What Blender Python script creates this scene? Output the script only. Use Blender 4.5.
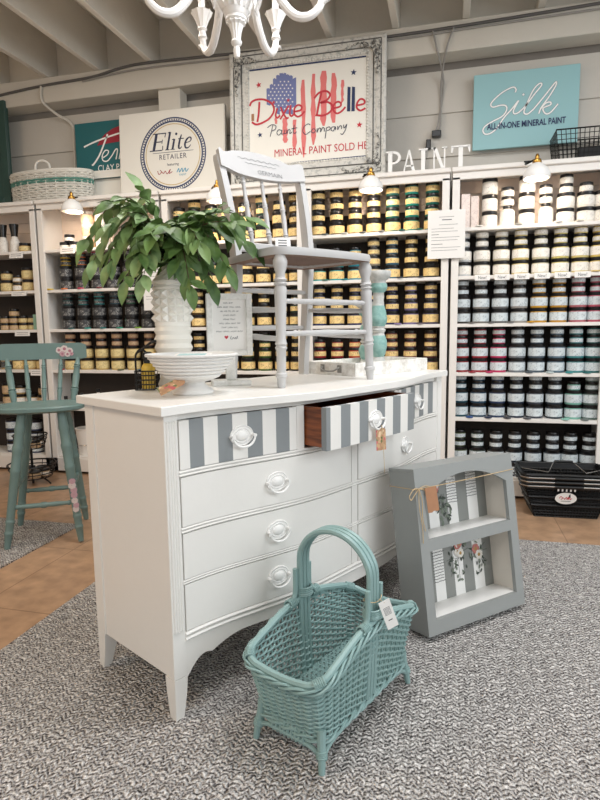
import bpy, math, random
from mathutils import Vector, Matrix
PI = math.pi
R_ = math.radians
for o_ in list(bpy.data.objects): bpy.data.objects.remove(o_)
SC = bpy.context.scene
COL = SC.collection

# ---------------------------------------------------------------- camera
def make_camera():
    pitch, roll, yaw = R_(7.1864), R_(.7579), R_(14.4485)
    fwd = Vector((0, math.cos(pitch), -math.sin(pitch)))
    right = Vector((1, 0, 0)); down = fwd.cross(right)
    r2 = right*math.cos(roll) + down*math.sin(roll)
    d2 = down*math.cos(roll) - right*math.sin(roll)
    Z = Matrix.Rotation(yaw, 3, 'Z')
    r2, d2, fw = Z @ r2, Z @ d2, Z @ fwd
    M = Matrix((r2, -d2, -fw)).transposed().to_4x4()
    M.translation = Vector((0, 0, 1.1))
    cam = bpy.data.cameras.new('camera'); o = bpy.data.objects.new('camera', cam)
    cam.sensor_fit = 'VERTICAL'; cam.sensor_height = 36; cam.lens = 575.916/800*36
    cam.clip_start = .05; cam.clip_end = 100
    COL.objects.link(o); o.matrix_world = M; SC.camera = o
make_camera()

# ---------------------------------------------------------------- world, lights, exposure
SC.view_settings.view_transform = 'Standard'; SC.view_settings.look = 'None'
SC.view_settings.gamma = 1; SC.view_settings.use_curve_mapping = False
SC.view_settings.exposure = 0.0
wd = bpy.data.worlds.new('shop_air'); SC.world = wd; wd.use_nodes = True
wd.node_tree.nodes['Background'].inputs[0].default_value = (.97, .985, 1.0, 1)
wd.node_tree.nodes['Background'].inputs[1].default_value = .62
def area(name, loc, target, sx, sy, watts, col):
    l = bpy.data.lights.new(name, 'AREA'); l.shape = 'RECTANGLE'; l.size = sx; l.size_y = sy
    l.energy = watts; l.color = col
    o = bpy.data.objects.new(name, l); COL.objects.link(o); o.location = loc
    o.rotation_euler = (Vector(target)-Vector(loc)).to_track_quat('-Z', 'Y').to_euler()
    return o
area('shopfront_daylight', (3.6, .2, 2.3), (-.2, 1.7, .5), 2.6, 2.2, 78, (.88, .95, 1))
area('warm_shop_light', (-3.3, .1, 2.75), (-1.0, 1.5, .6), 1.4, .9, 29, (1, .70, .42))
area('ceiling_panel_light', (.3, 1.9, 2.93), (.3, 1.9, 0), 1.2, .6, 42, (.98, .98, 1))
area('ceiling_panel_light.001', (-1.6, 2.6, 2.93), (-1.6, 2.6, 0), 1.2, .6, 26, (1, .96, .91))
area('ceiling_panel_light.002', (-.6, -1.0, 2.93), (-.6, -1.0, 0), 1.6, .8, 34, (1, .97, .94))

# ---------------------------------------------------------------- helpers
def lin(c):
    c = c/255
    return c/12.92 if c <= .04045 else ((c+.055)/1.055)**2.4
def rgb(*c): return (lin(c[0]), lin(c[1]), lin(c[2]), 1)

MATS = {}
def mat(name, col, rough=.5, metal=0., noise=None, bump=None, spec=.5, emit=0, trans=0, sheen=0):
    """col in sRGB 0..255; noise=(scale, amount) brush variation, bump=(scale, strength)."""
    if name in MATS: return MATS[name]
    m = bpy.data.materials.new(name); m.use_nodes = True
    nt = m.node_tree; b = nt.nodes['Principled BSDF']
    c = rgb(*col); b.inputs['Base Color'].default_value = c
    b.inputs['Roughness'].default_value = rough; b.inputs['Metallic'].default_value = metal
    b.inputs['Specular IOR Level'].default_value = spec
    if trans: b.inputs['Transmission Weight'].default_value = trans
    if emit:
        b.inputs['Emission Color'].default_value = c; b.inputs['Emission Strength'].default_value = emit
    tc = None
    if noise or bump:
        tc = nt.nodes.new('ShaderNodeTexCoord')
    if noise:
        n = nt.nodes.new('ShaderNodeTexNoise'); n.inputs['Scale'].default_value = noise[0]
        n.inputs['Detail'].default_value = 5
        nt.links.new(tc.outputs['Object'], n.inputs['Vector'])
        mx = nt.nodes.new('ShaderNodeMix'); mx.data_type = 'RGBA'
        k = noise[1]
        mx.inputs[6].default_value = tuple(min(1, x*(1-k)) for x in c[:3])+(1,)
        mx.inputs[7].default_value = tuple(min(1, x*(1+k)) for x in c[:3])+(1,)
        nt.links.new(n.outputs['Fac'], mx.inputs[0]); nt.links.new(mx.outputs[2], b.inputs['Base Color'])
    if bump:
        n2 = nt.nodes.new('ShaderNodeTexNoise'); n2.inputs['Scale'].default_value = bump[0]
        n2.inputs['Detail'].default_value = 3
        nt.links.new(tc.outputs['Object'], n2.inputs['Vector'])
        bp = nt.nodes.new('ShaderNodeBump'); bp.inputs['Strength'].default_value = bump[1]
        bp.inputs['Distance'].default_value = .01
        nt.links.new(n2.outputs['Fac'], bp.inputs['Height']); nt.links.new(bp.outputs['Normal'], b.inputs['Normal'])
    MATS[name] = m
    return m

def perp_frame(t):
    a = Vector((0, 0, 1)) if abs(t.z) < .9 else Vector((1, 0, 0))
    n = t.cross(a).normalized()
    return n, t.cross(n).normalized()

class G:
    """collects shapes and links them as ONE mesh object"""
    def __init__(s): s.v = []; s.f = []; s.m = []
    def add(s, vs, fs, mat=0, M=None):
        k = len(s.v)
        if M is not None: vs = [M @ Vector(p) for p in vs]
        s.v += [tuple(p) for p in vs]
        s.f += [tuple(i+k for i in f) for f in fs]
        s.m += [mat]*len(fs) if isinstance(mat, int) else list(mat)
        return s
    def box(s, x0, x1, y0, y1, z0, z1, bev=0, mat=0, M=None):
        if bev <= 0:
            vs = [(x, y, z) for x in (x0, x1) for y in (y0, y1) for z in (z0, z1)]
            fs = [(0, 1, 3, 2), (4, 6, 7, 5), (0, 4, 5, 1), (2, 3, 7, 6), (0, 2, 6, 4), (1, 5, 7, 3)]
            return s.add(vs, fs, mat, M)
        b = min(bev, .49*min(x1-x0, y1-y0, z1-z0))
        vs = []; idx = {}
        for i, x in enumerate((x0, x1)):
            for j, y in enumerate((y0, y1)):
                for k, z in enumerate((z0, z1)):
                    sx, sy, sz = (1 if i == 0 else -1), (1 if j == 0 else -1), (1 if k == 0 else -1)
                    for ax, p in enumerate(((x, y+sy*b, z+sz*b), (x+sx*b, y, z+sz*b), (x+sx*b, y+sy*b, z))):
                        idx[i, j, k, ax] = len(vs); vs.append(p)
        q = lambda i, j, k, a: idx[i, j, k, a]
        fs = []
        for i in (0, 1):
            f = [q(i, 0, 0, 0), q(i, 0, 1, 0), q(i, 1, 1, 0), q(i, 1, 0, 0)]; fs.append(f if i == 0 else f[::-1])
            f = [q(0, i, 0, 1), q(1, i, 0, 1), q(1, i, 1, 1), q(0, i, 1, 1)]; fs.append(f if i == 0 else f[::-1])
            f = [q(0, 0, i, 2), q(0, 1, i, 2), q(1, 1, i, 2), q(1, 0, i, 2)]; fs.append(f if i == 0 else f[::-1])
        c = Vector(((x0+x1)/2, (y0+y1)/2, (z0+z1)/2))
        def orient(f):
            p = [Vector(vs[t]) for t in f]; n = (p[1]-p[0]).cross(p[2]-p[0])
            return f if n.dot(sum(p, Vector())/len(p)-c) > 0 else f[::-1]
        for i in (0, 1):
            for j in (0, 1):
                fs.append(orient([q(i, j, 0, 0), q(i, j, 1, 0), q(i, j, 1, 1), q(i, j, 0, 1)]))
                fs.append(orient([q(i, 0, j, 0), q(i, 1, j, 0), q(i, 1, j, 2), q(i, 0, j, 2)]))
                fs.append(orient([q(0, i, j, 1), q(1, i, j, 1), q(1, i, j, 2), q(0, i, j, 2)]))
                for k in (0, 1): fs.append(orient([q(i, j, k, 0), q(i, j, k, 1), q(i, j, k, 2)]))
        return s.add(vs, fs, mat, M)
    def tube(s, pts, r, n=8, closed=False, mat=0, caps=True, M=None, sq=1.0):
        pts = [Vector(p) for p in pts]; N = len(pts)
        rs = r if isinstance(r, (list, tuple)) else [r]*N
        tang = []
        for i in range(N):
            a = pts[(i-1) % N] if closed or i > 0 else pts[0]
            b = pts[(i+1) % N] if closed or i < N-1 else pts[-1]
            d = b-a
            tang.append(d.normalized() if d.length > 1e-9 else Vector((0, 0, 1)))
        n0, _ = perp_frame(tang[0]); vs = []
        for i in range(N):
            t = tang[i]; n0 = (n0-t*n0.dot(t))
            n0 = n0.normalized() if n0.length > 1e-6 else perp_frame(t)[0]
            b0 = t.cross(n0)
            for k in range(n):
                a = 2*PI*k/n
                vs.append(pts[i]+(n0*math.cos(a)+b0*math.sin(a)*sq)*rs[i])
        fs = []
        for i in range(N if closed else N-1):
            j = (i+1) % N
            for k in range(n):
                k2 = (k+1) % n
                fs.append((i*n+k, i*n+k2, j*n+k2, j*n+k))
        if caps and not closed:
            fs.append(tuple(range(n))[::-1]); fs.append(tuple((N-1)*n+k for k in range(n)))
        return s.add(vs, fs, mat, M)
    def lathe(s, prof, n=24, mat=0, M=None, caps=True):
        """prof: [(r,z) or (r,z,matindex)] bottom to top"""
        vs = []; fs = []; ms = []
        for p in prof:
            for k in range(n):
                a = 2*PI*k/n; vs.append((p[0]*math.cos(a), p[0]*math.sin(a), p[1]))
        for i in range(len(prof)-1):
            for k in range(n):
                k2 = (k+1) % n
                fs.append((i*n+k, i*n+k2, (i+1)*n+k2, (i+1)*n+k))
                ms.append(prof[i][2] if len(prof[i]) > 2 else mat)
        if caps:
            fs.append(tuple(range(n))[::-1]); ms.append(prof[0][2] if len(prof[0]) > 2 else mat)
            fs.append(tuple((len(prof)-1)*n+k for k in range(n))); ms.append(prof[-1][2] if len(prof[-1]) > 2 else mat)
        return s.add(vs, fs, ms, M)
    def prism(s, poly, y0, y1, mat=0, M=None):
        """polygon in x,z (anticlockwise seen from -y) extruded from y0 (front) to y1"""
        n = len(poly)
        vs = [(x, y0, z) for x, z in poly]+[(x, y1, z) for x, z in poly]
        fs = [tuple(range(n)), tuple(range(2*n-1, n-1, -1))]
        for i in range(n):
            j = (i+1) % n; fs.append((j, i, n+i, n+j))
        return s.add(vs, fs, mat, M)
    def prismz(s, poly, z0, z1, mat=0, M=None):
        n = len(poly)
        vs = [(x, y, z0) for x, y in poly]+[(x, y, z1) for x, y in poly]
        fs = [tuple(range(n))[::-1], tuple(range(n, 2*n))]
        for i in range(n):
            j = (i+1) % n; fs.append((i, j, n+j, n+i))
        return s.add(vs, fs, mat, M)
    def ribbon(s, pts, w, y=0., mat=0, M=None, smooth=True, closed=False, per=6):
        """flat pen stroke in the x,z plane facing -y; w a number or one width per point"""
        ws = w if isinstance(w, (list, tuple)) else [w]*len(pts)
        if smooth and len(pts) > 2: pts, ws = catmull(pts, ws, per, closed)
        N = len(pts); vs = []
        for i in range(N):
            a = pts[i-1] if i > 0 else (pts[-2] if closed else pts[0]); b = pts[i+1] if i < N-1 else (pts[1] if closed else pts[-1])
            dx, dz = b[0]-a[0], b[1]-a[1]; L = math.hypot(dx, dz) or 1
            nx, nz = -dz/L*ws[i]/2, dx/L*ws[i]/2
            vs += [(pts[i][0]+nx, y, pts[i][1]+nz), (pts[i][0]-nx, y, pts[i][1]-nz)]
        fs = [(2*i+1, 2*i+3, 2*i+2, 2*i) for i in range(N-1)]
        return s.add(vs, fs, mat, M)
    def flat(s, poly, y=0., mat=0, M=None):
        return s.add([(x, y, z) for x, z in poly], [tuple(range(len(poly)))], mat, M)
    def disc(s, cx, cz, rx, rz, y=0., mat=0, n=28, M=None, r0=None):
        if r0 is None:
            return s.flat([(cx+rx*math.cos(2*PI*k/n), cz+rz*math.sin(2*PI*k/n)) for k in range(n)], y, mat, M)
        vs = []
        for k in range(n):
            a = 2*PI*k/n
            vs += [(cx+rx*math.cos(a), y, cz+rz*math.sin(a)), (cx+rx*r0*math.cos(a), y, cz+rz*r0*math.sin(a))]
        fs = [(2*k, 2*((k+1) % n), 2*((k+1) % n)+1, 2*k+1) for k in range(n)]
        return s.add(vs, fs, mat, M)
    def sphere(s, c, r, n=12, mat=0, M=None, sc=(1, 1, 1)):
        prof = []
        m = max(4, n//2)
        vs = []; fs = []
        for i in range(1, m):
            ph = PI*i/m
            for k in range(n):
                a = 2*PI*k/n
                vs.append((c[0]+r*sc[0]*math.sin(ph)*math.cos(a), c[1]+r*sc[1]*math.sin(ph)*math.sin(a), c[2]-r*sc[2]*math.cos(ph)))
        b = len(vs); vs += [(c[0], c[1], c[2]-r*sc[2]), (c[0], c[1], c[2]+r*sc[2])]
        for i in range(m-2):
            for k in range(n):
                k2 = (k+1) % n; fs.append((i*n+k, i*n+k2, (i+1)*n+k2, (i+1)*n+k))
        for k in range(n):
            k2 = (k+1) % n
            fs.append((b, k2, k)); fs.append((b+1, (m-2)*n+k, (m-2)*n+k2))
        return s.add(vs, fs, mat, M)
    def text(s, body, x, z, size, y=0., mat=0, M=None, shear=0., align='CENTER', sx=1.0, spacing=1.0, depth=0, bold=0):
        cu = bpy.data.curves.new('t', 'FONT'); cu.body = body; cu.size = size; cu.shear = shear
        cu.align_x = align; cu.space_character = spacing; cu.resolution_u = 3; cu.extrude = depth; cu.offset = bold
        ob = bpy.data.objects.new('t', cu)
        me = bpy.data.meshes.new_from_object(ob)
        vs = [(x+p.co.x*sx, y-p.co.z, z+p.co.y) for p in me.vertices]
        fs = [tuple(p.vertices) for p in me.polygons]
        bpy.data.objects.remove(ob); bpy.data.curves.remove(cu); bpy.data.meshes.remove(me)
        return s.add(vs, fs, mat, M)
    def mesh(s, name, mats, angle=35, smooth=True):
        me = bpy.data.meshes.new(name); me.from_pydata(s.v, [], s.f)
        for m in (mats if isinstance(mats, (list, tuple)) else [mats]): me.materials.append(m)
        me.polygons.foreach_set('material_index', s.m)
        me.polygons.foreach_set('use_smooth', [smooth]*len(s.f))
        me.update()
        if smooth: me.set_sharp_from_angle(angle=R_(angle))
        return me
    def build(s, name, mats, parent=None, loc=(0, 0, 0), rot=(0, 0, 0), angle=35, smooth=True):
        o = bpy.data.objects.new(name, s.mesh(name, mats, angle, smooth)); COL.objects.link(o)
        o.parent = parent; o.location = loc; o.rotation_euler = rot
        return o

def catmull(pts, ws=None, per=6, closed=False):
    P = [Vector((*p, 0)) if len(p) == 2 else Vector(p) for p in pts]; n = len(P); out = []; wo = []
    for i in range(n if closed else n-1):
        g = (lambda k: P[k % n]) if closed else (lambda k: P[max(0, min(n-1, k))])
        p0, p1, p2, p3 = g(i-1), g(i), g(i+1), g(i+2)
        for j in range(per):
            t = j/per
            out.append(.5*((2*p1)+(p2-p0)*t+(2*p0-5*p1+4*p2-p3)*t*t+(3*p1-p0-3*p2+p3)*t**3))
            if ws: wo.append(ws[i % n]*(1-t)+ws[(i+1) % n]*t)
    if closed: out.append(out[0].copy()); wo.append(wo[0]) if ws else None
    else: out.append(P[-1]); wo.append(ws[-1]) if ws else None
    if ws: return [(p.x, p.y) for p in out], wo
    return out

def tag(o, label=None, cat=None, group=None, kind=None):
    if label: o['label'] = label
    if cat: o['category'] = cat
    if group: o['group'] = group
    if kind: o['kind'] = kind
    return o
def thing(name, label, cat, loc=(0, 0, 0), rotz=0., group=None, rot=None):
    o = bpy.data.objects.new(name, None); COL.objects.link(o); o.empty_display_size = .05
    o.location = loc; o.rotation_euler = rot if rot else (0, 0, rotz)
    return tag(o, label, cat, group)
def structure(o): o['kind'] = 'structure'; return o
def lerp(a, b, t): return a+(b-a)*t
def ss(x): x = min(1, max(0, x)); return x*x*(3-2*x)
ORD = ['first', 'second', 'third', 'fourth', 'fifth', 'sixth', 'seventh', 'eighth', 'ninth', 'tenth']
rnd = random.Random(7)

# ---------------------------------------------------------------- materials
M_wall = mat('painted_wall_boards', (196, 191, 182), .6, noise=(6, .04), bump=(40, .15))
M_wallgap = mat('shaded_weathered_board', (128, 122, 115), .8, noise=(9, .15), bump=(30, .3))  # recessed brown-grey board; the shade under the beam is painted in too
M_beam = mat('painted_beam', (206, 201, 190), .55, noise=(5, .04), bump=(30, .15))
M_ceil = mat('painted_ceiling_boards', (220, 215, 204), .6, noise=(4, .05), bump=(25, .2))
M_case = mat('white_bookcase_paint', (236, 232, 226), .45, noise=(8, .015))
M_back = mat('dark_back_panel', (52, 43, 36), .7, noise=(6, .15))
M_dresser = mat('white_furniture_paint', (238, 236, 231), .38, noise=(30, .012), bump=(120, .04))
M_stripe = mat('grey_stripe_paint', (138, 143, 145), .5, noise=(40, .03))
M_white = mat('bright_white_paint', (240, 239, 236), .4, noise=(20, .012))
M_wood = None
M_chair = mat('pale_grey_paint', (192, 191, 190), .45, noise=(18, .03))
M_teal = mat('teal_wicker_paint', (140, 170, 168), .42, noise=(24, .06))
M_stool = mat('sea_green_paint', (112, 138, 135), .42, noise=(22, .05))
M_black = mat('black_plastic', (14, 14, 15), .35)
M_wire = mat('black_wire', (18, 17, 17), .4, metal=.3)
M_brass = mat('aged_brass', (176, 134, 66), .3, metal=1)
M_steel = mat('steel_wire', (190, 190, 190), .25, metal=1)
M_paper = mat('white_paper', (240, 238, 234), .7)
M_ink = mat('grey_ink', (92, 94, 98), .8)
M_kraft = mat('kraft_card', (170, 124, 92), .8, noise=(60, .1))
M_twine = mat('jute_twine', (196, 170, 132), .9, noise=(200, .15))
M_red = mat('red_print', (196, 44, 60), .6)
M_navy = mat('navy_print', (36, 52, 92), .6)
# ================================================================ room shell
def floor_material():
    m = bpy.data.materials.new('tan_vinyl_tile'); m.use_nodes = True; nt = m.node_tree; L = nt.links.new
    b = nt.nodes['Principled BSDF']; b.inputs['Roughness'].default_value = .33
    tc = nt.nodes.new('ShaderNodeTexCoord')
    br = nt.nodes.new('ShaderNodeTexBrick'); br.offset = 0; br.inputs['Scale'].default_value = 1
    br.inputs['Mortar Size'].default_value = .003; br.inputs['Brick Width'].default_value = .61; br.inputs['Row Height'].default_value = .61
    br.inputs['Color1'].default_value = rgb(190, 156, 126); br.inputs['Color2'].default_value = rgb(181, 147, 118)
    br.inputs['Mortar'].default_value = rgb(150, 120, 95)
    L(tc.outputs['Object'], br.inputs['Vector'])
    n = nt.nodes.new('ShaderNodeTexNoise'); n.inputs['Scale'].default_value = 14; n.inputs['Detail'].default_value = 8
    L(tc.outputs['Object'], n.inputs['Vector'])
    r = nt.nodes.new('ShaderNodeValToRGB'); r.color_ramp.elements[0].color = (.66, .64, .62, 1); r.color_ramp.elements[1].color = (1.2, 1.18, 1.15, 1)
    r.color_ramp.elements[0].position = .3; r.color_ramp.elements[1].position = .75
    L(n.outputs['Fac'], r.inputs[0])
    mx = nt.nodes.new('ShaderNodeMix'); mx.data_type = 'RGBA'; mx.blend_type = 'MULTIPLY'; mx.inputs[0].default_value = .8
    L(br.outputs['Color'], mx.inputs[6]); L(r.outputs[0], mx.inputs[7]); L(mx.outputs[2], b.inputs['Base Color'])
    return m
FZ = -.008     # floor level; the top of the rugs is z = 0
structure(G().box(-6, 3.2, -2.5, 4.12, FZ-.1, FZ).build('floor', floor_material()))

g = G()                                     # wide lapped boards
z = -.008
edges = [FZ, .30, .57, .84, 1.11, 1.385, 1.66, 1.93, 2.205, 2.478, 2.745]
for a, b in zip(edges[:-1], edges[1:]):
    g.add([(-6, 4.085, a), (3.2, 4.085, a), (3.2, 4.1, b), (-6, 4.1, b), (-6, 4.1, a), (3.2, 4.1, a)], [(0, 1, 2, 3), (1, 0, 4, 5)])
g.add([(-6, 4.13, 2.745), (3.2, 4.13, 2.745), (3.2, 4.13, 2.81), (-6, 4.13, 2.81)], [(0, 1, 2, 3)], 1)
g.add([(-6, 4.1, 2.745), (3.2, 4.1, 2.745), (3.2, 4.13, 2.745), (-6, 4.13, 2.745)], [(0, 1, 2, 3)], 1)
g.box(-6, 3.2, 4.06, 4.13, 2.95, 3.34, mat=2)
structure(g.build('wall_back', [M_wall, M_wallgap, M_ceil]))
structure(G().box(-6, 3.2, 3.94, 4.1, 2.79, 2.968, .004).build('trim_1', M_beam))
structure(G().box(-6, 3.2, -2.5, 4.13, 3.30, 3.36).build('ceiling', M_ceil))
for k in range(14):
    X = -4.22+.429*k
    structure(G().box(X-.021, X+.021, -2.4, 4.06, 2.97, 3.30, .003).build('trim_%d' % (k+2), M_ceil))
structure(G().box(-2.04, -1.87, 3.97, 4.085, 2.1, 2.79, .004).build('trim_16', M_beam))

structure(G().box(-6.1, -6, -2.5, 4.13, FZ, 3.34).build('wall_left', M_wall))

# cables along the beam
def cable(pts, r, label, col=M_ink, name='electrical_cable'):
    o = G().tube(catmull(pts, per=5), r, 6).build(name, col); return tag(o, label, 'cable', 'cables on the wall')
M_cable = mat('grey_cable_sheath', (150, 147, 142), .5)
M_cable_d = mat('dark_cable_sheath', (92, 90, 88), .5)
cable([(-3.6, 3.93, 2.86), (-3.0, 3.93, 2.905), (-2.55, 3.93, 2.92), (-2.3, 3.93, 2.955), (-2.06, 3.925, 2.962), (-1.4, 3.93, 2.945), (-.5, 3.93, 2.92), (.3, 3.93, 2.93), (1.3, 3.93, 2.96)], .009,
      'thick dark grey cable running the length of the ceiling beam', M_cable_d)
cable([(-2.62, 3.93, 2.9), (-2.3, 3.928, 2.925), (-2.06, 3.93, 2.93), (-1.6, 3.93, 2.922), (-.4, 3.93, 2.898), (.1, 3.93, 2.905), (1.3, 3.93, 2.92)], .006,
      'thin pale cable running just under the thick cable on the beam', M_cable)
cable([(-2.97, 3.93, 2.905), (-2.97, 3.93, 2.80), (-2.93, 4.03, 2.74), (-2.83, 4.08, 2.66), (-2.82, 4.075, 2.45), (-2.82, 4.075, 2.1)], .010,
      'white cable dropping down the wall above the woven white basket', M_beam)
cable([(-.13, 3.93, 2.92), (-.10, 3.93, 2.80), (-.06, 4.075, 2.66), (-.09, 4.07, 2.42), (-.11, 4.07, 2.36)], .006,
      'left strand of the two pale cables dropping to the small black box', M_cable)
cable([(.0, 3.93, 2.925), (-.045, 3.93, 2.80), (-.075, 4.07, 2.66), (-.075, 4.068, 2.42), (-.09, 4.07, 2.36)], .006,
      'right strand of the two pale cables dropping to the small black box', M_cable)
cable([(-.14, 4.07, 2.31), (-.17, 4.075, 2.25), (-.17, 4.075, 2.08)], .007,
      'grey cable going down from the small black box behind the letters', M_cable)
g = G().box(-.13, -.07, 4.045, 4.085, 2.325, 2.365, .004).box(-.165, -.135, 4.05, 4.085, 2.255, 2.315, .004)
tag(g.build('junction_box', M_black), 'small black cable box fixed on the wall above white letters', 'electrical box')

# ---------------------------------------------------------------- rugs
def rug_material():
    m = bpy.data.materials.new('heather_braided_wool'); m.use_nodes = True; nt = m.node_tree; L = nt.links.new
    b = nt.nodes['Principled BSDF']; b.inputs['Roughness'].default_value = .95; b.inputs['Specular IOR Level'].default_value = .1
    N = nt.nodes.new
    tc = N('ShaderNodeTexCoord'); sep = N('ShaderNodeSeparateXYZ'); L(tc.outputs['Object'], sep.inputs[0])
    def math_(op, a, b_=None):
        n = N('ShaderNodeMath'); n.operation = op
        for i, q in enumerate((a, b_)):
            if q is None: continue
            if isinstance(q, (int, float)): n.inputs[i].default_value = q
            else: L(q, n.inputs[i])
        return n.outputs[0]
    # each braid is .032 wide: two rows of twisted black-and-white yarn slanting against each other
    row = math_('DIVIDE', sep.outputs['X'], .016)
    tri = math_('PINGPONG', row, 1.0)
    wob = N('ShaderNodeTexNoise'); wob.inputs['Scale'].default_value = 60; wob.inputs['Detail'].default_value = 1; L(tc.outputs['Object'], wob.inputs['Vector'])
    wn = N('ShaderNodeTexWhiteNoise'); wn.noise_dimensions = '1D'; L(math_('FLOOR', row), wn.inputs['W'])
    ys = math_('ADD', math_('ADD', math_('DIVIDE', sep.outputs['Y'], .0165), math_('MULTIPLY', tri, .7)), math_('ADD', math_('MULTIPLY', wob.outputs['Fac'], 1.5), wn.outputs['Value']))
    lump = math_('MULTIPLY', math_('PINGPONG', ys, .5), 2.0)
    fi = N('ShaderNodeTexNoise'); fi.inputs['Scale'].default_value = 170; fi.inputs['Detail'].default_value = 2; L(tc.outputs['Object'], fi.inputs['Vector'])
    lo = N('ShaderNodeTexNoise'); lo.inputs['Scale'].default_value = 38; lo.inputs['Detail'].default_value = 2; L(tc.outputs['Object'], lo.inputs['Vector'])
    mixv = math_('ADD', math_('MULTIPLY', lump, .42), math_('ADD', math_('MULTIPLY', math_('SUBTRACT', fi.outputs['Fac'], .5), 1.25), math_('MULTIPLY', math_('SUBTRACT', lo.outputs['Fac'], .5), .5)))  # lump darkens the gaps: dark strands plus crevice shade painted into the colour
    mixv = math_('ADD', mixv, .30)
    rp = N('ShaderNodeValToRGB'); cr = rp.color_ramp
    cols = [(.16, (72, 69, 69)), (.30, (120, 116, 115)), (.46, (184, 179, 176)), (.60, (214, 210, 206)), (.80, (246, 243, 239))]
    cr.elements[0].position = cols[0][0]; cr.elements[0].color = rgb(*cols[0][1]); cr.elements[1].position = cols[-1][0]; cr.elements[1].color = rgb(*cols[-1][1])
    for p, c in cols[1:-1]:
        e = cr.elements.new(p); e.color = rgb(*c)
    L(mixv, rp.inputs[0]); L(rp.outputs[0], b.inputs['Base Color'])
    h = math_('ADD', lump, math_('MULTIPLY', fi.outputs['Fac'], .6))
    groove = math_('MINIMUM', math_('MULTIPLY', math_('PINGPONG', math_('ADD', row, 1.0), 1.0), 3.0), 1.0)
    h2 = math_('ADD', h, math_('MULTIPLY', groove, .5))
    bp = N('ShaderNodeBump'); bp.inputs['Strength'].default_value = 1; bp.inputs['Distance'].default_value = .009
    L(h2, bp.inputs['Height']); L(bp.outputs['Normal'], b.inputs['Normal'])
    return m
M_rug = rug_material()
def rug(name, x0, x1, y0, y1, top=0.):
    r = .02; poly = []
    for cx, cy, a0 in ((x1-r, y1-r, 0), (x0+r, y1-r, 90), (x0+r, y0+r, 180), (x1-r, y0+r, 270)):
        for k in range(4): a = R_(a0+30*k); poly.append((cx+r*math.cos(a), cy+r*math.sin(a)))
    return G().prismz(poly, FZ+.0005, top).build(name, M_rug)
tag(rug('braided_rug', -1.49, 2.6, -.6, 3.046), 'large grey heather braided rug spread under the white dresser', 'rug')
tag(rug('braided_rug', -3.6, -2.02, 1.2, 2.765), 'smaller dark braided rug under the green stool at left', 'rug')
# ================================================================ bookcases
YF, YB = 3.8, 4.075
SHELF = [.13, .51, .80, 1.11, 1.405, 1.70]       # tops of the boards
M_upper = mat('blush_beadboard', (236, 220, 206), .55, noise=(10, .03))
def bookcase(x0, x1, label, stile=.045, split=1.722):
    t = thing('bookcase', label, 'bookcase', ((x0+x1)/2, YF, FZ), 0, 'row of white bookcases along the wall')
    a, b = x0-(x0+x1)/2, x1-(x0+x1)/2; zf = -FZ
    g = G()
    for s0, s1 in ((a, a+.02), (b-.02, b)): g.box(s0, s1, .012, YB-YF, .02, 2.03+zf, .002)
    g.build('side_panel', M_case, t)
    g = G()
    for s0, s1 in ((a, a+stile), (b-stile, b)): g.box(s0, s1, 0, .02, .02, 2.0+zf, .002)
    g.box(a, b, 0, .02, 1.985+zf, 2.03+zf, .002).box(a, b, 0, .02, .02, .115+zf, .002)
    g.build('face_frame', M_case, t)
    G().box(a-.004, b+.004, -.018, YB-YF, 2.03+zf, 2.058+zf, .004).build('top_board', M_case, t)
    for k, z in enumerate(SHELF):
        th = .05 if k == 0 else .022
        G().box(a+.02, b-.02, .006, YB-YF-.012, z-th+zf, z+zf, .002).build('shelf', M_case, t)
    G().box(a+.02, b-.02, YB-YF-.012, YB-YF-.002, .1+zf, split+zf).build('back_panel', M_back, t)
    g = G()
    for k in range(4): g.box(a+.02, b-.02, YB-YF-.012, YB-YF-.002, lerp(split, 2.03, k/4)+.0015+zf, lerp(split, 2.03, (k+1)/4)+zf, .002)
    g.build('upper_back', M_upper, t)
    G().box(a+.01, b-.01, .05, .07, 0, .07+zf).build('plinth', M_black, t)
    return t
BA = bookcase(-4.0, -3.005, 'white bookcase at the left edge, with black-topped bottles on its top shelf')
BB = bookcase(-2.985, -1.985, 'white bookcase of dark charcoal jars, just right of the green stool back')
BC = bookcase(-1.965, -.942, 'white bookcase of yellow-label jars behind the vase and framed note', split=1.86)
BD = bookcase(-.932, -.008, 'white bookcase of yellow-label jars behind the chair, under the white letters', split=1.86)
BE = bookcase(.008, .935, 'white bookcase of white-label jars at right, behind the black shopping baskets')

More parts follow.
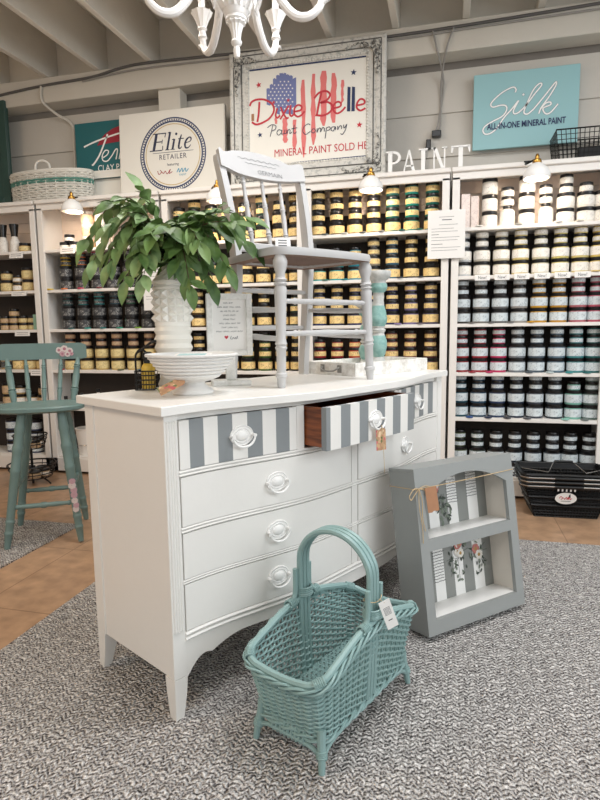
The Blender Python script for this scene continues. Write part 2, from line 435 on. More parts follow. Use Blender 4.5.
# ---------------------------------------------------------------- paint jars
def label_material(name, col, inkc, dens=.5, band=None):
    m = bpy.data.materials.new(name); m.use_nodes = True; nt = m.node_tree; L = nt.links.new; N = nt.nodes.new
    b = nt.nodes['Principled BSDF']; b.inputs['Roughness'].default_value = .55
    tc = N('ShaderNodeTexCoord'); mp = N('ShaderNodeMapping'); mp.inputs['Scale'].default_value = (140, 140, 330)
    L(tc.outputs['Object'], mp.inputs['Vector'])
    n = N('ShaderNodeTexNoise'); n.inputs['Scale'].default_value = 1; n.inputs['Detail'].default_value = 1
    L(mp.outputs[0], n.inputs['Vector'])
    r = N('ShaderNodeValToRGB'); r.color_ramp.elements[0].position = .52; r.color_ramp.elements[1].position = .6
    L(n.outputs['Fac'], r.inputs[0])
    big = N('ShaderNodeTexNoise'); big.inputs['Scale'].default_value = 38; L(tc.outputs['Object'], big.inputs['Vector'])
    r2 = N('ShaderNodeValToRGB'); r2.color_ramp.elements[0].position = .45; r2.color_ramp.elements[1].position = .6
    L(big.outputs['Fac'], r2.inputs[0])
    mu = N('ShaderNodeMath'); mu.operation = 'MULTIPLY'; L(r.outputs[0], mu.inputs[0]); L(r2.outputs[0], mu.inputs[1])
    mu2 = N('ShaderNodeMath'); mu2.operation = 'MULTIPLY'; L(mu.outputs[0], mu2.inputs[0]); mu2.inputs[1].default_value = dens
    mx = N('ShaderNodeMix'); mx.data_type = 'RGBA'; mx.inputs[6].default_value = rgb(*col); mx.inputs[7].default_value = rgb(*inkc)
    L(mu2.outputs[0], mx.inputs[0]); L(mx.outputs[2], b.inputs['Base Color'])
    return m
M_lab_white = label_material('printed_white_label', (214, 222, 224), (96, 112, 124), .75)
M_lab_bright = label_material('printed_ivory_label', (240, 236, 228), (150, 146, 140), .6)
M_lab_yellow = label_material('printed_yellow_label', (242, 212, 146), (92, 70, 50), .75)
M_lab_cream = label_material('printed_cream_label', (228, 208, 150), (100, 84, 60), .6)
M_lab_dark = label_material('printed_charcoal_label', (58, 58, 60), (206, 204, 198), .75)
M_lab_tan = label_material('printed_tan_label', (206, 176, 140), (90, 70, 60), .6)
M_lid = mat('black_jar_lid', (20, 19, 20), .3)
M_lid_w = mat('pale_jar_lid', (206, 200, 190), .4)
SIZES = {'L': (.050, .090), 'M': (.043, .071), 'S': (.038, .054), 'W': (.043, .128), 'B': (.047, .099), 'T': (.046, .062)}
SZW = {'L': 'large', 'M': 'medium', 'S': 'small', 'W': 'tall', 'B': 'big', 'T': 'squat'}
MESH = {}
def colour_mat(c): return mat('jar_paint_%02x%02x%02x' % c, c, .35)
def jar_meshes(size, c, lab, lid):
    key = (size, c, lab.name, lid.name)
    if key in MESH: return MESH[key]
    r, h = SIZES[size]
    lh = .021 if size in 'LMT' else (.018 if size == 'S' else .024)
    if size == 'W':      # bottle with a shoulder
        body = G().lathe([(r*.95, 0), (r, .004), (r, h*.70), (r*.92, h*.78), (r*.62, h*.84), (r*.58, h-lh)], 20).mesh('jar_body', colour_mat(c))
        label = G().lathe([(r*1.012, .008), (r*1.012, h*.70)], 20, caps=False).mesh('paper_label', lab)
        lr = r*.62
    else:
        body = G().lathe([(r*.93, 0), (r*.99, .004), (r, h-lh-.006), (r*.93, h-lh)], 20).mesh('jar_body', colour_mat(c))
        z0 = .013 if size in 'LM' else .007
        label = G().lathe([(r*1.012, z0), (r*1.012, h-lh-.006)], 20, caps=False).mesh('paper_label', lab)
        lr = r*.985
    lidm = G().lathe([(lr*.98, h-lh), (lr, h-lh+.002), (lr, h-.003), (lr*.95, h)], 20).mesh('lid', lid)
    MESH[key] = (body, label, lidm)
    return MESH[key]
JAR_PROTO = {}
def jar(size, c, lab, lid, loc, label, cat, group, name='paint_jar'):
    key = (size, c, lab.name, lid.name, name)
    if key not in JAR_PROTO:
        b, l, d = jar_meshes(size, c, lab, lid)
        root = bpy.data.objects.new(name, b); COL.objects.link(root)
        for nm, me in (('paper_label', l), ('lid', d)):
            ch = bpy.data.objects.new(nm, me); COL.objects.link(ch); ch.parent = root
        JAR_PROTO[key] = root
    else:
        src = JAR_PROTO[key]; root = src.copy(); COL.objects.link(root)
        for ch in list(src.children):
            k = ch.copy(); COL.objects.link(k); k.parent = root
    root.location = loc; root.rotation_euler = (0, 0, rnd.uniform(-.5, .5))
    tag(root, label, cat, group)
    return root
def stack(x, y, z, kinds, n, shelf, case, group, name='paint_jar'):
    """kinds bottom to top: (size, colour, label material, lid material, word)"""
    zz = z; tot = len(kinds)
    for k, (s, c, lab, lid, w) in enumerate(kinds):
        if tot == 1: where = 'alone'
        else: where = 'bottom' if k == 0 else ('top' if k == tot-1 else ORD[k]+' up')
        jar(s, c, lab, lid, (x+rnd.uniform(-.002, .002), y+rnd.uniform(-.003, .003), zz),
            '%s %s jar, %s of %s stack, %s shelf, %s' % (SZW[s], w, where, n, shelf, case), 'paint jar', group, name)
        zz += SIZES[s][1]+.0003
SHW = {5: 'top', 4: 'second', 3: 'third', 2: 'fourth', 1: 'fifth', 0: 'bottom'}
YJ = 3.896
K = (24, 23, 24)
def xs(x0, x1, n): return [lerp(x0, x1, i/(n-1)) for i in range(n)]
# right bookcase: white labels
cE = 'white-label bookcase'
gE = 'white-label jars in the right-hand bookcase'
IV = (226, 220, 208)
topE = [(.235, 'BBB'), (.340, 'WSS'), (.452, 'BBB'), (.560, 'WSS'), (.672, 'LLSS'), (.785, 'LLS'), (.875, 'LL')]
def paint_stack(x, z, sizes, c, lab, n, si, case, group, lid=None, word='white-label', y=YJ):
    name = word.replace('-', '_')+'_jar'
    stack(x, y, z, [(s, c, lab, lid or M_lid, word) for s in sizes], n, SHW[si], case, group, name)
for i, (x, ks) in enumerate(topE):
    paint_stack(x, SHELF[5], ks, IV, M_lab_bright, ORD[i], 5, cE, gE, word='ivory')
colE = {4: [(190, 192, 192), (196, 190, 176), (200, 190, 160), (206, 186, 120), (196, 190, 160), (200, 186, 110), (206, 188, 120), (212, 184, 96)],
        3: [(58, 52, 48), (120, 116, 110), (96, 96, 96), (150, 146, 140), (196, 146, 40), (190, 138, 40), (176, 96, 104), (186, 84, 104)],
        2: [(150, 40, 44), (158, 40, 52), (190, 40, 90), (110, 116, 122), (70, 84, 96), (86, 110, 126), (60, 130, 134), (40, 104, 104)],
        1: [(24, 70, 84), (30, 66, 90), (40, 56, 88), (36, 46, 64), (60, 64, 74), (50, 60, 70), (120, 176, 160), (90, 110, 104)],
        0: [(80, 90, 50), (40, 60, 50), (60, 60, 60), (30, 40, 50), (46, 54, 66), (70, 76, 84), (40, 46, 50), (30, 30, 34)]}
xE = [.082, .197, .312, .426, .541, .655, .766, .868]
for si in (4, 3, 2, 1, 0):
    for i, x in enumerate(xE):
        ks = 'LLSS'
        if si == 1 and i == 6: ks = 'LLS'
        if si == 0 and i == 6: x -= .008
        paint_stack(x, SHELF[si], ks, colE[si][i], M_lab_white if si < 4 else M_lab_bright, ORD[i], si, cE, gE)
# bookcase behind the chair: yellow labels
cD = 'bookcase behind chair'; gD = 'yellow-label jars in the bookcase behind the chair'
xD = [-.858, -.735, -.612, -.489, -.366, -.243, -.115]
colD = {5: [K, K, K, K, (20, 90, 84), (24, 130, 116), (20, 104, 92)],
        4: [(20, 150, 150), (20, 150, 160), (24, 130, 150), (150, 140, 120), (60, 100, 120), K, K],
        3: [(34, 44, 92), (30, 36, 62), (36, 40, 84), (40, 48, 96), (30, 30, 80), (120, 110, 150), (70, 66, 90)],
        2: [(150, 30, 40), (150, 34, 44), (196, 70, 40), (170, 60, 60), (150, 90, 80), (140, 90, 80), (90, 50, 50)],
        1: [K]*7}
for si in (5, 4, 3, 2):
    for i, x in enumerate(xD):
        ks = {5: 'LMMM', 4: 'LMSS' if i > 2 else 'LMS', 3: 'LMSS', 2: 'LMSS' if i > 2 else 'LMS'}[si]
        paint_stack(x, SHELF[si], ks, colD[si][i], M_lab_yellow, ORD[i], si, cD, gD, word='yellow-label')
# bookcase behind the vase
cC = 'bookcase behind vase'; gC = 'yellow-label jars in the bookcase behind the vase'
xC = [-1.875, -1.755, -1.63, -1.505, -1.38, -1.255, -1.13, -1.018]
for si in (5, 4, 3, 2):
    for i, x in enumerate(xC):
        ks = {5: 'LMMM' if i % 2 else 'LLM', 4: 'LM', 3: 'LMSS', 2: 'LMSS'}[si]
        c = [K, (60, 56, 50), (30, 60, 56), K, (90, 70, 40), K, (44, 60, 40), (60, 90, 40)][(i+si) % 8]
        paint_stack(x, SHELF[si], ks, c, M_lab_yellow, ORD[i], si, cC, gC, word='yellow-label')
# bookcase of dark jars
cB = 'dark-jar bookcase'; gB = 'charcoal jars in the left bookcase'
xB = [-2.83, -2.695, -2.56, -2.425, -2.29, -2.155, -2.04]
DK = (40, 40, 42)
colB = {4: [(206, 170, 40), (206, 110, 60), (190, 60, 90), (110, 60, 60), (60, 50, 50), (40, 40, 44), (60, 60, 60)],
        3: [(50, 90, 90), (40, 120, 120), (60, 150, 150), (50, 80, 90), (60, 110, 80), (90, 130, 60), (60, 70, 60)]}
for si in (4, 3):
    for i, x in enumerate(xB):
        lower = [('L', DK, M_lab_dark, M_lid, 'charcoal')]*2
        upper = [('S', colB[si][i], M_lab_dark, M_lid, 'charcoal')]*2
        stack(x, YJ, SHELF[si], lower+upper, ORD[i], SHW[si], cB, gB, 'charcoal_jar')
for i, x in enumerate(xB):
    stack(x, YJ, SHELF[2], [('L', (196, 168, 110), M_lab_cream, M_lid, 'cream')]*2+[('S', (150, 110, 90), M_lab_tan, M_lid, 'tan')]*2, ORD[i], SHW[2], cB, 'cream jars in the left bookcase')
for i, (x, y, s) in enumerate([(-2.80, 3.86, 'S'), (-2.715, 3.86, 'S'), (-2.757, 3.86, 'S')]):
    jar(s, K, M_lab_bright, M_lid, (x, y, SHELF[5]+(SIZES['S'][1]+.0003 if i == 2 else 0)),
        'small black and white jar, %s of the pyramid, top shelf, %s' % (['left foot', 'right foot', 'peak'][i], cB), 'paint jar', 'small black and white jars on a pyramid')
stack(-2.615, YJ, SHELF[5], [('L', (200, 170, 150), M_lab_tan, M_lid_w, 'pinkish')]*3+[('M', (200, 170, 150), M_lab_tan, M_lid_w, 'pinkish')], 'pink', 'top', cB, 'pinkish cans on the top shelf')
stack(-2.50, YJ, SHELF[5], [('L', (226, 220, 214), M_lab_bright, M_lid_w, 'white')]*3, 'white', 'top', cB, 'white cans on the top shelf')
stack(-2.19, YJ, SHELF[5], [('L', (90, 86, 84), M_lab_bright, M_lid, 'dark')]*3, 'rightmost', 'top', cB, 'dark cans on the top shelf')
for i in range(12):
    x = -2.87+i*.072
    h = [.06, .11, .085, .05, .12, .07, .09, .05, .06, .055, .06, .05][i]
    g = G().lathe([(.024, 0), (.026, .004), (.026, h*.62), (.012, h*.74), (.011, h)], 12)
    g.lathe([(.014, h), (.014, h+.025)], 12, mat=1)
    o = g.build('craft_bottle', [M_lab_bright if i % 3 else M_steel, M_lid], None, (x, 3.85+.03*(i % 2), SHELF[1]))
    tag(o, 'small black-capped craft bottle, %s from left on the fifth shelf of the dark-jar bookcase' % (ORD+['eleventh', 'twelfth'])[i], 'bottle', 'small bottles below the dark jars')
# bookcase at the left edge
cA = 'left-edge bookcase'; gA = 'mixed jars in the left-edge bookcase'
def black_top_bottle(x, lab, z=SHELF[5]):
    t = thing('black_top_bottle', lab, 'bottle', (x, 3.86, z), 0, 'black-topped bottles on the top shelf')
    G().lathe([(.034, 0), (.036, .004), (.036, .08), (.024, .105), (.02, .12)], 18).build('bottle_body', M_lab_bright, t)
    G().lathe([(.026, .12), (.024, .135), (.034, .205), (.034, .21)], 18).build('cap', M_lid, t)
black_top_bottle(-3.24, 'bottle with a tall flared black top, rightmost on the left-edge bookcase')
black_top_bottle(-3.345, 'bottle with a tall flared black top, next to the rightmost one')
jar('T', (214, 180, 120), M_lab_cream, M_lid, (-3.14, 3.85, SHELF[5]), 'squat amber jar right of the black-topped bottles, top shelf, left-edge bookcase', 'paint jar', gA)
for si, items in {4: [(-3.17, 'LL', M_lab_cream, 'cream'), (-3.065, 'L', M_lab_tan, 'orange'), (-3.265, 'MS', M_lab_bright, 'grey'), (-3.365, 'LM', M_lab_cream, 'amber')],
                  3: [(-3.155, 'SS', M_lab_cream, 'amber'), (-3.24, 'SS', M_lab_cream, 'cream'), (-3.325, 'SSS', M_lab_tan, 'tan'), (-3.41, 'SS', M_lab_tan, 'brown')],
                  2: [(-3.09, 'L', M_lab_yellow, 'yellow'), (-3.2, 'LM', M_lab_cream, 'cream'), (-3.31, 'LM', M_lab_yellow, 'gold'), (-3.42, 'LM', M_lab_dark, 'dark')],
                  1: [(-3.10, 'LM', M_lab_tan, 'tan'), (-3.21, 'L', M_lab_bright, 'white'), (-3.32, 'LM', M_lab_bright, 'ivory'), (-3.43, 'LL', M_lab_tan, 'brown')],
                  0: [(-3.2, 'LLL', M_lab_white, 'white-label'), (-3.31, 'LLL', M_lab_white, 'pale blue-label'), (-3.42, 'LLL', M_lab_white, 'blue-label')]}.items():
    for n, (x, ks, lab, w) in enumerate(items):
        stack(x, YJ, SHELF[si], [(s, (190, 160, 110) if lab is not M_lab_white else (60, 70, 96), lab, M_lid, w) for s in ks], ORD[n], SHW[si], cA+', from right', gA)
M_mint = mat('mint_card', (140, 176, 152), .6)
g = G().box(-.036, .036, -.022, .022, 0, .115, .003)
tag(g.build('carton', M_mint, None, (-3.058, 3.84, SHELF[3])), 'mint green carton at the right end of the third shelf, left-edge bookcase', 'box')
M_box_pink = label_material('printed_blush_card', (238, 224, 216), (150, 120, 120), .5)
for i, (x, w, h) in enumerate([(.085, .052, .20), (.145, .042, .185)]):
    g = G().box(-w/2, w/2, -.03, .03, 0, h, .002)
    tag(g.build('colour_card_box', M_box_pink, None, (x, 3.84, SHELF[5]), (0, 0, .15-.3*i)), '%s blush colour-card box, top shelf of the white-label bookcase' % ['taller left', 'shorter right'][i], 'box', 'colour card boxes')

# shelf-edge price cards, colour dabs, hanging papers
def card(name, x, z, w, h, label, y=YF-.004, ink=True, body=None, group='price cards on the shelf edges'):
    g = G().box(-w/2, w/2, 0, .0015, -h/2, h/2)
    if ink:
        for k in range(2): g.ribbon([(-w*.38, h*.16-h*.3*k), (w*.38, h*.16-h*.3*k)], h*.07, -.0006, 1, smooth=False)
    if body: g.text(body, 0, -h*.28, h*.8, -.0008, 1, sx=.8)
    return tag(g.build(name, [M_paper, M_ink], None, (x, y, z), (R_(-6), 0, 0)), label, 'card', group)
for i in range(6):
    card('new_card', xE[i+1], SHELF[4]-.014, .088, .036, 'white NEW card under the %s stack of the second shelf' % ORD[i+1], ink=False, body='New!', group='new cards in the white-label bookcase')
for x, z, w, h, l in ((-3.185, SHELF[5]-.028, .12, .045, 'white price card on the top shelf of the left-edge bookcase'),
                      (-3.185, SHELF[4]-.02, .135, .036, 'white price card on the second shelf of the left-edge bookcase'),
                      (-3.18, SHELF[3]-.028, .135, .04, 'white price card on the third shelf of the left-edge bookcase'),
                      (-3.08, SHELF[2]-.02, .10, .045, 'white price card on the fourth shelf of the left-edge bookcase'),
                      (-2.735, SHELF[5]-.012, .125, .05, 'white notice card below the little pyramid of jars')):
    card('price_card', x, z, w, h, l)
DABS = [(BB, 4, cB, [(-2.92, (230, 196, 30)), (-2.80, (226, 116, 50)), (-2.66, (206, 40, 80)), (-2.5, (120, 40, 50)), (-2.35, (40, 36, 36))]),
        (BB, 3, cB, [(-2.76, (40, 96, 96)), (-2.62, (40, 160, 150)), (-2.49, (40, 120, 120)), (-2.35, (20, 150, 120)), (-2.2, (120, 170, 40))]),
        (BB, 2, cB, [(-2.87, (170, 70, 80)), (-2.36, (90, 100, 70)), (-2.2, (60, 110, 140))]),
        (BD, 5, cD, [(-.8, (90, 100, 96)), (-.67, (196, 200, 190)), (-.55, (110, 110, 100)), (-.43, (150, 150, 146)), (-.30, (20, 110, 100)), (-.19, (20, 100, 80))]),
        (BD, 4, cD, [(-.80, (20, 120, 110)), (-.67, (20, 140, 150)), (-.31, (70, 76, 80)), (-.18, (50, 56, 60))]),
        (BD, 3, cD, [(-.32, (150, 130, 180)), (-.18, (110, 100, 110))]),
        (BE, 5, cE, [(.17, (230, 228, 220)), (.40, (190, 186, 176)), (.62, (236, 232, 224)), (.74, (226, 220, 206))]),
        (BE, 4, cE, [(.84, (216, 190, 120))]),
        (BE, 3, cE, [(.14, (110, 104, 98)), (.255, (100, 100, 100)), (.37, (120, 120, 120)), (.49, (206, 152, 30))]),
        (BE, 2, cE, [(.15, (160, 36, 50)), (.255, (196, 40, 96)), (.49, (70, 80, 90)), (.61, (200, 214, 214)), (.72, (60, 150, 150)), (.82, (40, 110, 110))]),
        (BE, 1, cE, [(.14, (40, 80, 140)), (.255, (30, 40, 70)), (.37, (60, 60, 66)), (.49, (90, 90, 94)), (.71, (150, 206, 190)), (.82, (110, 120, 116))])]
DAB = G().lathe([(.022, 0), (.024, .002), (.024, .007), (.02, .009)], 14)
for case, si, cw, L in DABS:
    for n, (x, c) in enumerate(L):
        o = DAB.build('paint_dab', mat('dab_%02x%02x%02x' % c, c, .4), None, (x, YF+.019, SHELF[si]+.0005), (R_(0), 0, 0))
        tag(o, 'round paint sample dab, %s from left on %s shelf edge, %s' % (ORD[n], SHW[si], cw), 'paint sample', 'round colour dabs on the shelf edges')
def notice(x, z, w, h, label, lines, name='paper_notice'):
    g = G().box(-w/2, w/2, 0, .001, -h/2, h/2)
    for (a, b, zz, t) in lines: g.ribbon([(a*w, zz*h), (b*w, zz*h)], t, -.0006, 1, smooth=False)
    tag(g.build(name, [M_paper, M_ink], None, (x, YF-.022, z)), label, 'paper notice', 'paper notices taped to the bookcases')
notice(-.024, 1.66, .225, .292, 'white printed paper notice hung between the two right-hand bookcases',
       [(-.2, .2, .36, .002), (-.12, .14, .3, .005), (-.2, .3, .2, .002), (-.4, .2, .12, .002), (-.4, .3, .06, .002), (-.4, -.2, 0, .003), (-.4, .35, -.06, .002), (-.4, .3, -.12, .002), (-.4, -.1, -.2, .003), (-.4, .38, -.27, .002), (-.4, .3, -.33, .002)])
notice(-2.02, 1.40, .20, .33, 'white printed paper notice partly hidden behind the white vase',
       [(-.4, .3, .36, .002), (-.4, .3, .3, .002), (-.4, .1, .22, .002), (-.3, -.1, .02, .03), (-.4, .3, -.2, .002), (-.4, .3, -.26, .002)])

t = thing('bucket', 'white bucket on the bottom shelf, half hidden behind the rear edge of the dresser', 'bucket', (-2.745, 3.93, SHELF[0]))
G().lathe([(.075, 0), (.095, .20), (.099, .203), (.099, .208), (.09, .208), (.07, .01), (.001, .008)], 28).build('bucket_body', M_case, t)
G().tube(catmull([(-.097, 0, .195), (-.10, -.03, .13), (-.06, -.105, .09), (.0, -.118, .085), (.06, -.105, .09), (.10, -.03, .13), (.097, 0, .195)], per=4), .003, 6).build('handle', M_steel, t)
# ================================================================ signs and goods on top of the bookcases
TOPZ = 2.05
M_signteal = mat('teal_sign_print', (26, 98, 104), .5)
M_aqua = mat('aqua_sign_print', (146, 190, 194), .5)
M_signwhite = mat('sign_white_print', (238, 235, 226), .55)
M_canvas = mat('canvas_white', (226, 222, 212), .7, bump=(300, .1))
M_gold = mat('gold_print', (190, 160, 96), .5)
M_pink = mat('flag_red_print', (226, 120, 118), .6)
M_flagblue = mat('flag_blue_print', (112, 122, 172), .6)
M_blueblack = mat('blue_black_print', (40, 46, 72), .6)
M_ltblue = mat('light_blue_print', (70, 150, 180), .6)
M_crimson = mat('crimson_print', (150, 34, 52), .6)

def star(g, cx, cz, r, y, m, rot=0):
    P = []
    for k in range(10):
        a = PI/2+rot+k*PI/5; q = r if k % 2 == 0 else r*.42
        P.append((cx+q*math.cos(a), cz+q*math.sin(a)))
    for k in range(10):
        g.flat([(cx, cz), P[k], P[(k+1) % 10]], y, m)

# ---- aqua script sign
t = thing('shop_sign', 'aqua rectangular sign with white script lettering, high on the wall at right', 'sign', (.437, 4.03, 2.212))
G().box(-.31, .31, 0, .02, 0, .455, .002).build('sign_board', M_aqua, t)
def mapS(x, y):
    u = (x-37)/470.; top = 75-55*u; bot = 412-37*u
    return (-.31+.62*u, .455*(1-(y-top)/(bot-top)))
g = G()
def scr(g, pts, w, y, m, f): g.ribbon([f(*p) for p in pts], w, y, m)
for k, (w, m, y) in enumerate(((.0135, 1, -.0008), (.0085, 0, -.0016))):
    scr(g, [(226, 150), (229, 136), (214, 127), (172, 148), (134, 180), (117, 204), (128, 216), (160, 208), (185, 210), (190, 228), (172, 256), (128, 280), (96, 300), (84, 320), (94, 337), (118, 334), (146, 312), (180, 262), (215, 222), (240, 188)], w, y-.0001, m, mapS)
    scr(g, [(243, 186), (222, 228), (224, 245), (244, 240), (276, 208), (312, 158), (342, 118), (332, 111), (306, 140), (278, 205), (268, 240), (284, 247), (310, 226)], w, y-.0002, m, mapS)
    scr(g, [(310, 226), (352, 172), (398, 110), (406, 106), (402, 124), (376, 170), (344, 218), (334, 246)], w, y-.0003, m, mapS)
    scr(g, [(340, 226), (362, 200), (382, 194), (384, 206), (352, 222), (364, 246), (386, 240), (417, 202)], w, y-.0004, m, mapS)
    g.disc(*mapS(263, 160), .009 if k == 0 else .0065, .009 if k == 0 else .0065, y-.0005, m, 12)
g.text('ALL-IN-ONE MINERAL PAINT', .008, .118, .052, -.003, 2, sx=.69, bold=.0012)
g.build('lettering', [M_white, mat('grey_script_shadow', (122, 140, 150), .6), M_navy], t)

# ---- framed flag sign
t = thing('framed_sign', 'sign in an ornate distressed grey frame with red script over a flag heart', 'sign', (-.935, 3.885, 2.052), rot=(R_(-2), 0, 0))
W2, H2, IW, IH = .525, .87, .394, .62
z0 = .145; z1 = z0+IH
M_frame = None
def distressed(name, c1, c2, scale=14, pos=(.45, .62)):
    m = bpy.data.materials.new(name); m.use_nodes = True; nt = m.node_tree; L = nt.links.new; N = nt.nodes.new
    b = nt.nodes['Principled BSDF']; b.inputs['Roughness'].default_value = .6
    tc = N('ShaderNodeTexCoord'); n = N('ShaderNodeTexNoise'); n.inputs['Scale'].default_value = scale; n.inputs['Detail'].default_value = 10; n.inputs['Roughness'].default_value = .7
    L(tc.outputs['Object'], n.inputs['Vector'])
    r = N('ShaderNodeValToRGB'); r.color_ramp.elements[0].position = pos[0]; r.color_ramp.elements[1].position = pos[1]
    r.color_ramp.elements[0].color = rgb(*c1); r.color_ramp.elements[1].color = rgb(*c2)
    L(n.outputs['Fac'], r.inputs[0]); L(r.outputs[0], b.inputs['Base Color'])
    bp = N('ShaderNodeBump'); bp.inputs['Strength'].default_value = .3; bp.inputs['Distance'].default_value = .004
    L(n.outputs['Fac'], bp.inputs['Height']); L(bp.outputs['Normal'], b.inputs['Normal'])
    return m
M_frame = distressed('distressed_silver_frame', (160, 161, 158), (212, 210, 203), 34, (.34, .5))
M_orn = distressed('antiqued_ornament', (70, 70, 68), (206, 204, 196), 60, (.42, .56))
g = G()
prof = [(0, 0), (0, -.03), (.012, -.036), (.05, -.03), (.072, -.016), (.10, -.02), (.118, -.012), (.131, -.004)]   # inset, depth
nP = len(prof); vs = []
for ins, d in prof:
    kx = W2-ins*1.0; kt = ins*1.0
    zb = min(ins*1.107, z0); zt = H2-min(ins*.80, .105)
    vs += [(-kx, d, zb), (kx, d, zb), (kx, d, zt), (-kx, d, zt)]
fs = []
for i in range(nP-1):
    for k in range(4): fs.append((i*4+k, i*4+(k+1) % 4, (i+1)*4+(k+1) % 4, (i+1)*4+k))
g.add(vs, fs); fr = g.build('frame', M_frame, t)
g = G()
kx, zb_, zt_ = IW+.012, z0-.012, z1+.012      # beaded inner lip, and the dark line beside it
for n_, a_, b_ in ((44, (-kx, zb_), (kx, zb_)), (44, (-kx, zt_), (kx, zt_)), (34, (-kx, zb_), (-kx, zt_)), (34, (kx, zb_), (kx, zt_))):
    for q_ in range(n_): g.sphere((lerp(a_[0], b_[0], q_/(n_-1)), -.012, lerp(a_[1], b_[1], q_/(n_-1))), .008, 6)
g.build('beaded_lip', distressed('pale_silver_lip', (168, 168, 162), (226, 224, 216), 40, (.3, .5)), t)
g = G()
for e_, yy_ in ((.031, -.0335), (.082, -.0195)):
    X_, B_, T_ = W2-e_, e_*1.107, H2-e_*.8
    for p_, q_ in (((-X_, B_), (X_, B_)), ((-X_, T_), (X_, T_)), ((-X_, B_), (-X_, T_)), ((X_, B_), (X_, T_))):
        g.tube([(p_[0], yy_, p_[1]), (q_[0], yy_, q_[1])], .0038, 6)
g.build('groove_line', mat('groove_shade_grey', (96, 96, 92), .7, noise=(50, .3)), t)  # dark lines along the moulding, its edge shade put into colour
rr = random.Random(3)
for cx, cz, sx, sz in ((-1, 0, 1, 1), (1, 0, -1, 1), (1, 1, -1, -1), (-1, 1, 1, -1)):
    g = G(); ox = cx*(W2-.055); oz = .055 if cz == 0 else H2-.055
    for k in range(9):      # leafy scrolls spreading from each corner
        L = .05+.17*rr.random(); along = k % 2
        a = rr.uniform(-.3, .3)
        pts = []
        for j in range(9):
            q = j/8; curl = math.sin(q*PI*2+k)*.022*(1-.4*q)
            dx, dz = (q*L, curl) if along else (curl, q*L)
            pts.append((ox+sx*dx, -.034, oz+sz*dz))
        g.tube(pts, [.009*(1-.6*j/8) for j in range(9)], 5)
        e = pts[-1]; g.sphere(e, .011, 8, sc=(1, .5, 1))
    for k in range(7):
        g.sphere((ox+sx*rr.uniform(-.03, .06), -.034, oz+sz*rr.uniform(-.03, .06)), rr.uniform(.008, .02), 8, sc=(1, .5, 1))
    g.build('corner_ornament', M_orn, t)
G().box(-IW-.005, IW+.005, -.004, .012, z0-.005, z1+.005).build('art_board', M_signwhite, t)
def mapD(x, y):
    u = (x-76)/404.; top = 148-50*u; bot = 470-20*u
    return (-IW+2*IW*u, z0+IH*(1-(y-top)/(bot-top)))
g = G(); Y0 = -.005
rr = random.Random(11)
def poly_px(pts, y, m): g.flat([mapD(*p) for p in pts], y, m)
# ragged blue brush blot with pale dots, ragged red brush stripes
for k in range(9):
    x = 138+11.6*k; hh = math.sin((k+.9)/9.6*PI*.62+.35)
    top = 262-100*hh+rr.uniform(-6, 6); bot = 300-8*abs(k-5)+rr.uniform(-6, 10)
    poly_px([(x, bot), (x+12.2, bot+rr.uniform(-5, 5)), (x+12.2, top+rr.uniform(-5, 3)), (x+6, top-3), (x, top+rr.uniform(-5, 3))], Y0-.0002*(k % 2), 2)
for i in range(7):
    for j in range(9):
        x = 146+14*i+(7 if j % 2 else 0); y = 186+11.5*j
        if x < 236 and y < 282 and y > 262-95*math.sin((x-138)/104*PI*.62+.4)+10:
            px, pz = mapD(x, y); g.disc(px, pz, .0052, .0052, Y0-.0006, 5, 8)
for x, ya, yb, w in ((203, 310, 395, 17), (237, 316, 420, 13), (268, 180, 448, 15), (302, 160, 405, 15), (338, 150, 340, 22), (372, 158, 330, 18), (401, 182, 262, 11), (170, 306, 330, 9)):
    n = 9; Lf = []; Rt = []
    for k in range(n):
        y = lerp(yb, ya, k/(n-1)); ww = w*(.35 if k == 0 else .7 if k == n-1 else 1)
        Lf.append((x-ww/2+rr.uniform(-2.5, 2.5), y)); Rt.append((x+ww/2+rr.uniform(-2.5, 2.5), y))
    for k in range(n-1): poly_px([Lf[k], Rt[k], Rt[k+1], Lf[k+1]], Y0-.0003, 1)
def S(pts, w, m, y): g.ribbon([mapD(*p) for p in pts], w, y, m)
yl = Y0-.0012
S([(112, 254), (109, 292), (104, 322)], .0135, 0, yl)
S([(77, 268), (84, 254), (104, 246), (132, 247), (158, 262), (164, 284), (150, 308), (124, 324), (100, 330), (84, 322)], .0128, 0, yl-.0001)
S([(176, 276), (170, 300), (176, 309), (186, 300)], .0118, 0, yl-.0002)
S([(188, 272), (196, 292), (208, 310), (216, 308)], .0118, 0, yl-.0001); S([(216, 268), (202, 290), (186, 314)], .0118, 0, yl-.0003)
S([(224, 266), (220, 294), (226, 304), (236, 296)], .0118, 0, yl)
S([(236, 289), (258, 284), (262, 272), (250, 266), (238, 276), (236, 296), (248, 306), (262, 300), (272, 288)], .0118, 0, yl-.0002)
star(g, *mapD(163, 256), .014, yl, 0); star(g, *mapD(215, 250), .014, yl, 0)
S([(330, 226), (322, 262), (314, 304)], .0135, 0, yl)
S([(306, 244), (322, 226), (346, 220), (360, 232), (350, 250), (328, 260), (352, 258), (368, 272), (360, 292), (336, 304), (310, 302)], .0128, 0, yl-.0001)
S([(372, 280), (394, 274), (396, 262), (384, 258), (372, 270), (372, 288), (384, 298), (400, 290), (412, 276)], .0118, 0, yl)
S([(452, 272), (474, 266), (474, 254), (462, 250), (452, 262), (450, 280), (462, 290), (479, 282)], .0118, 0, yl)
for x in (422, 437):
    poly_px([(x-5, 292), (x+6, 292), (x+7, 208), (x-3, 206)], yl-.0003, 3)
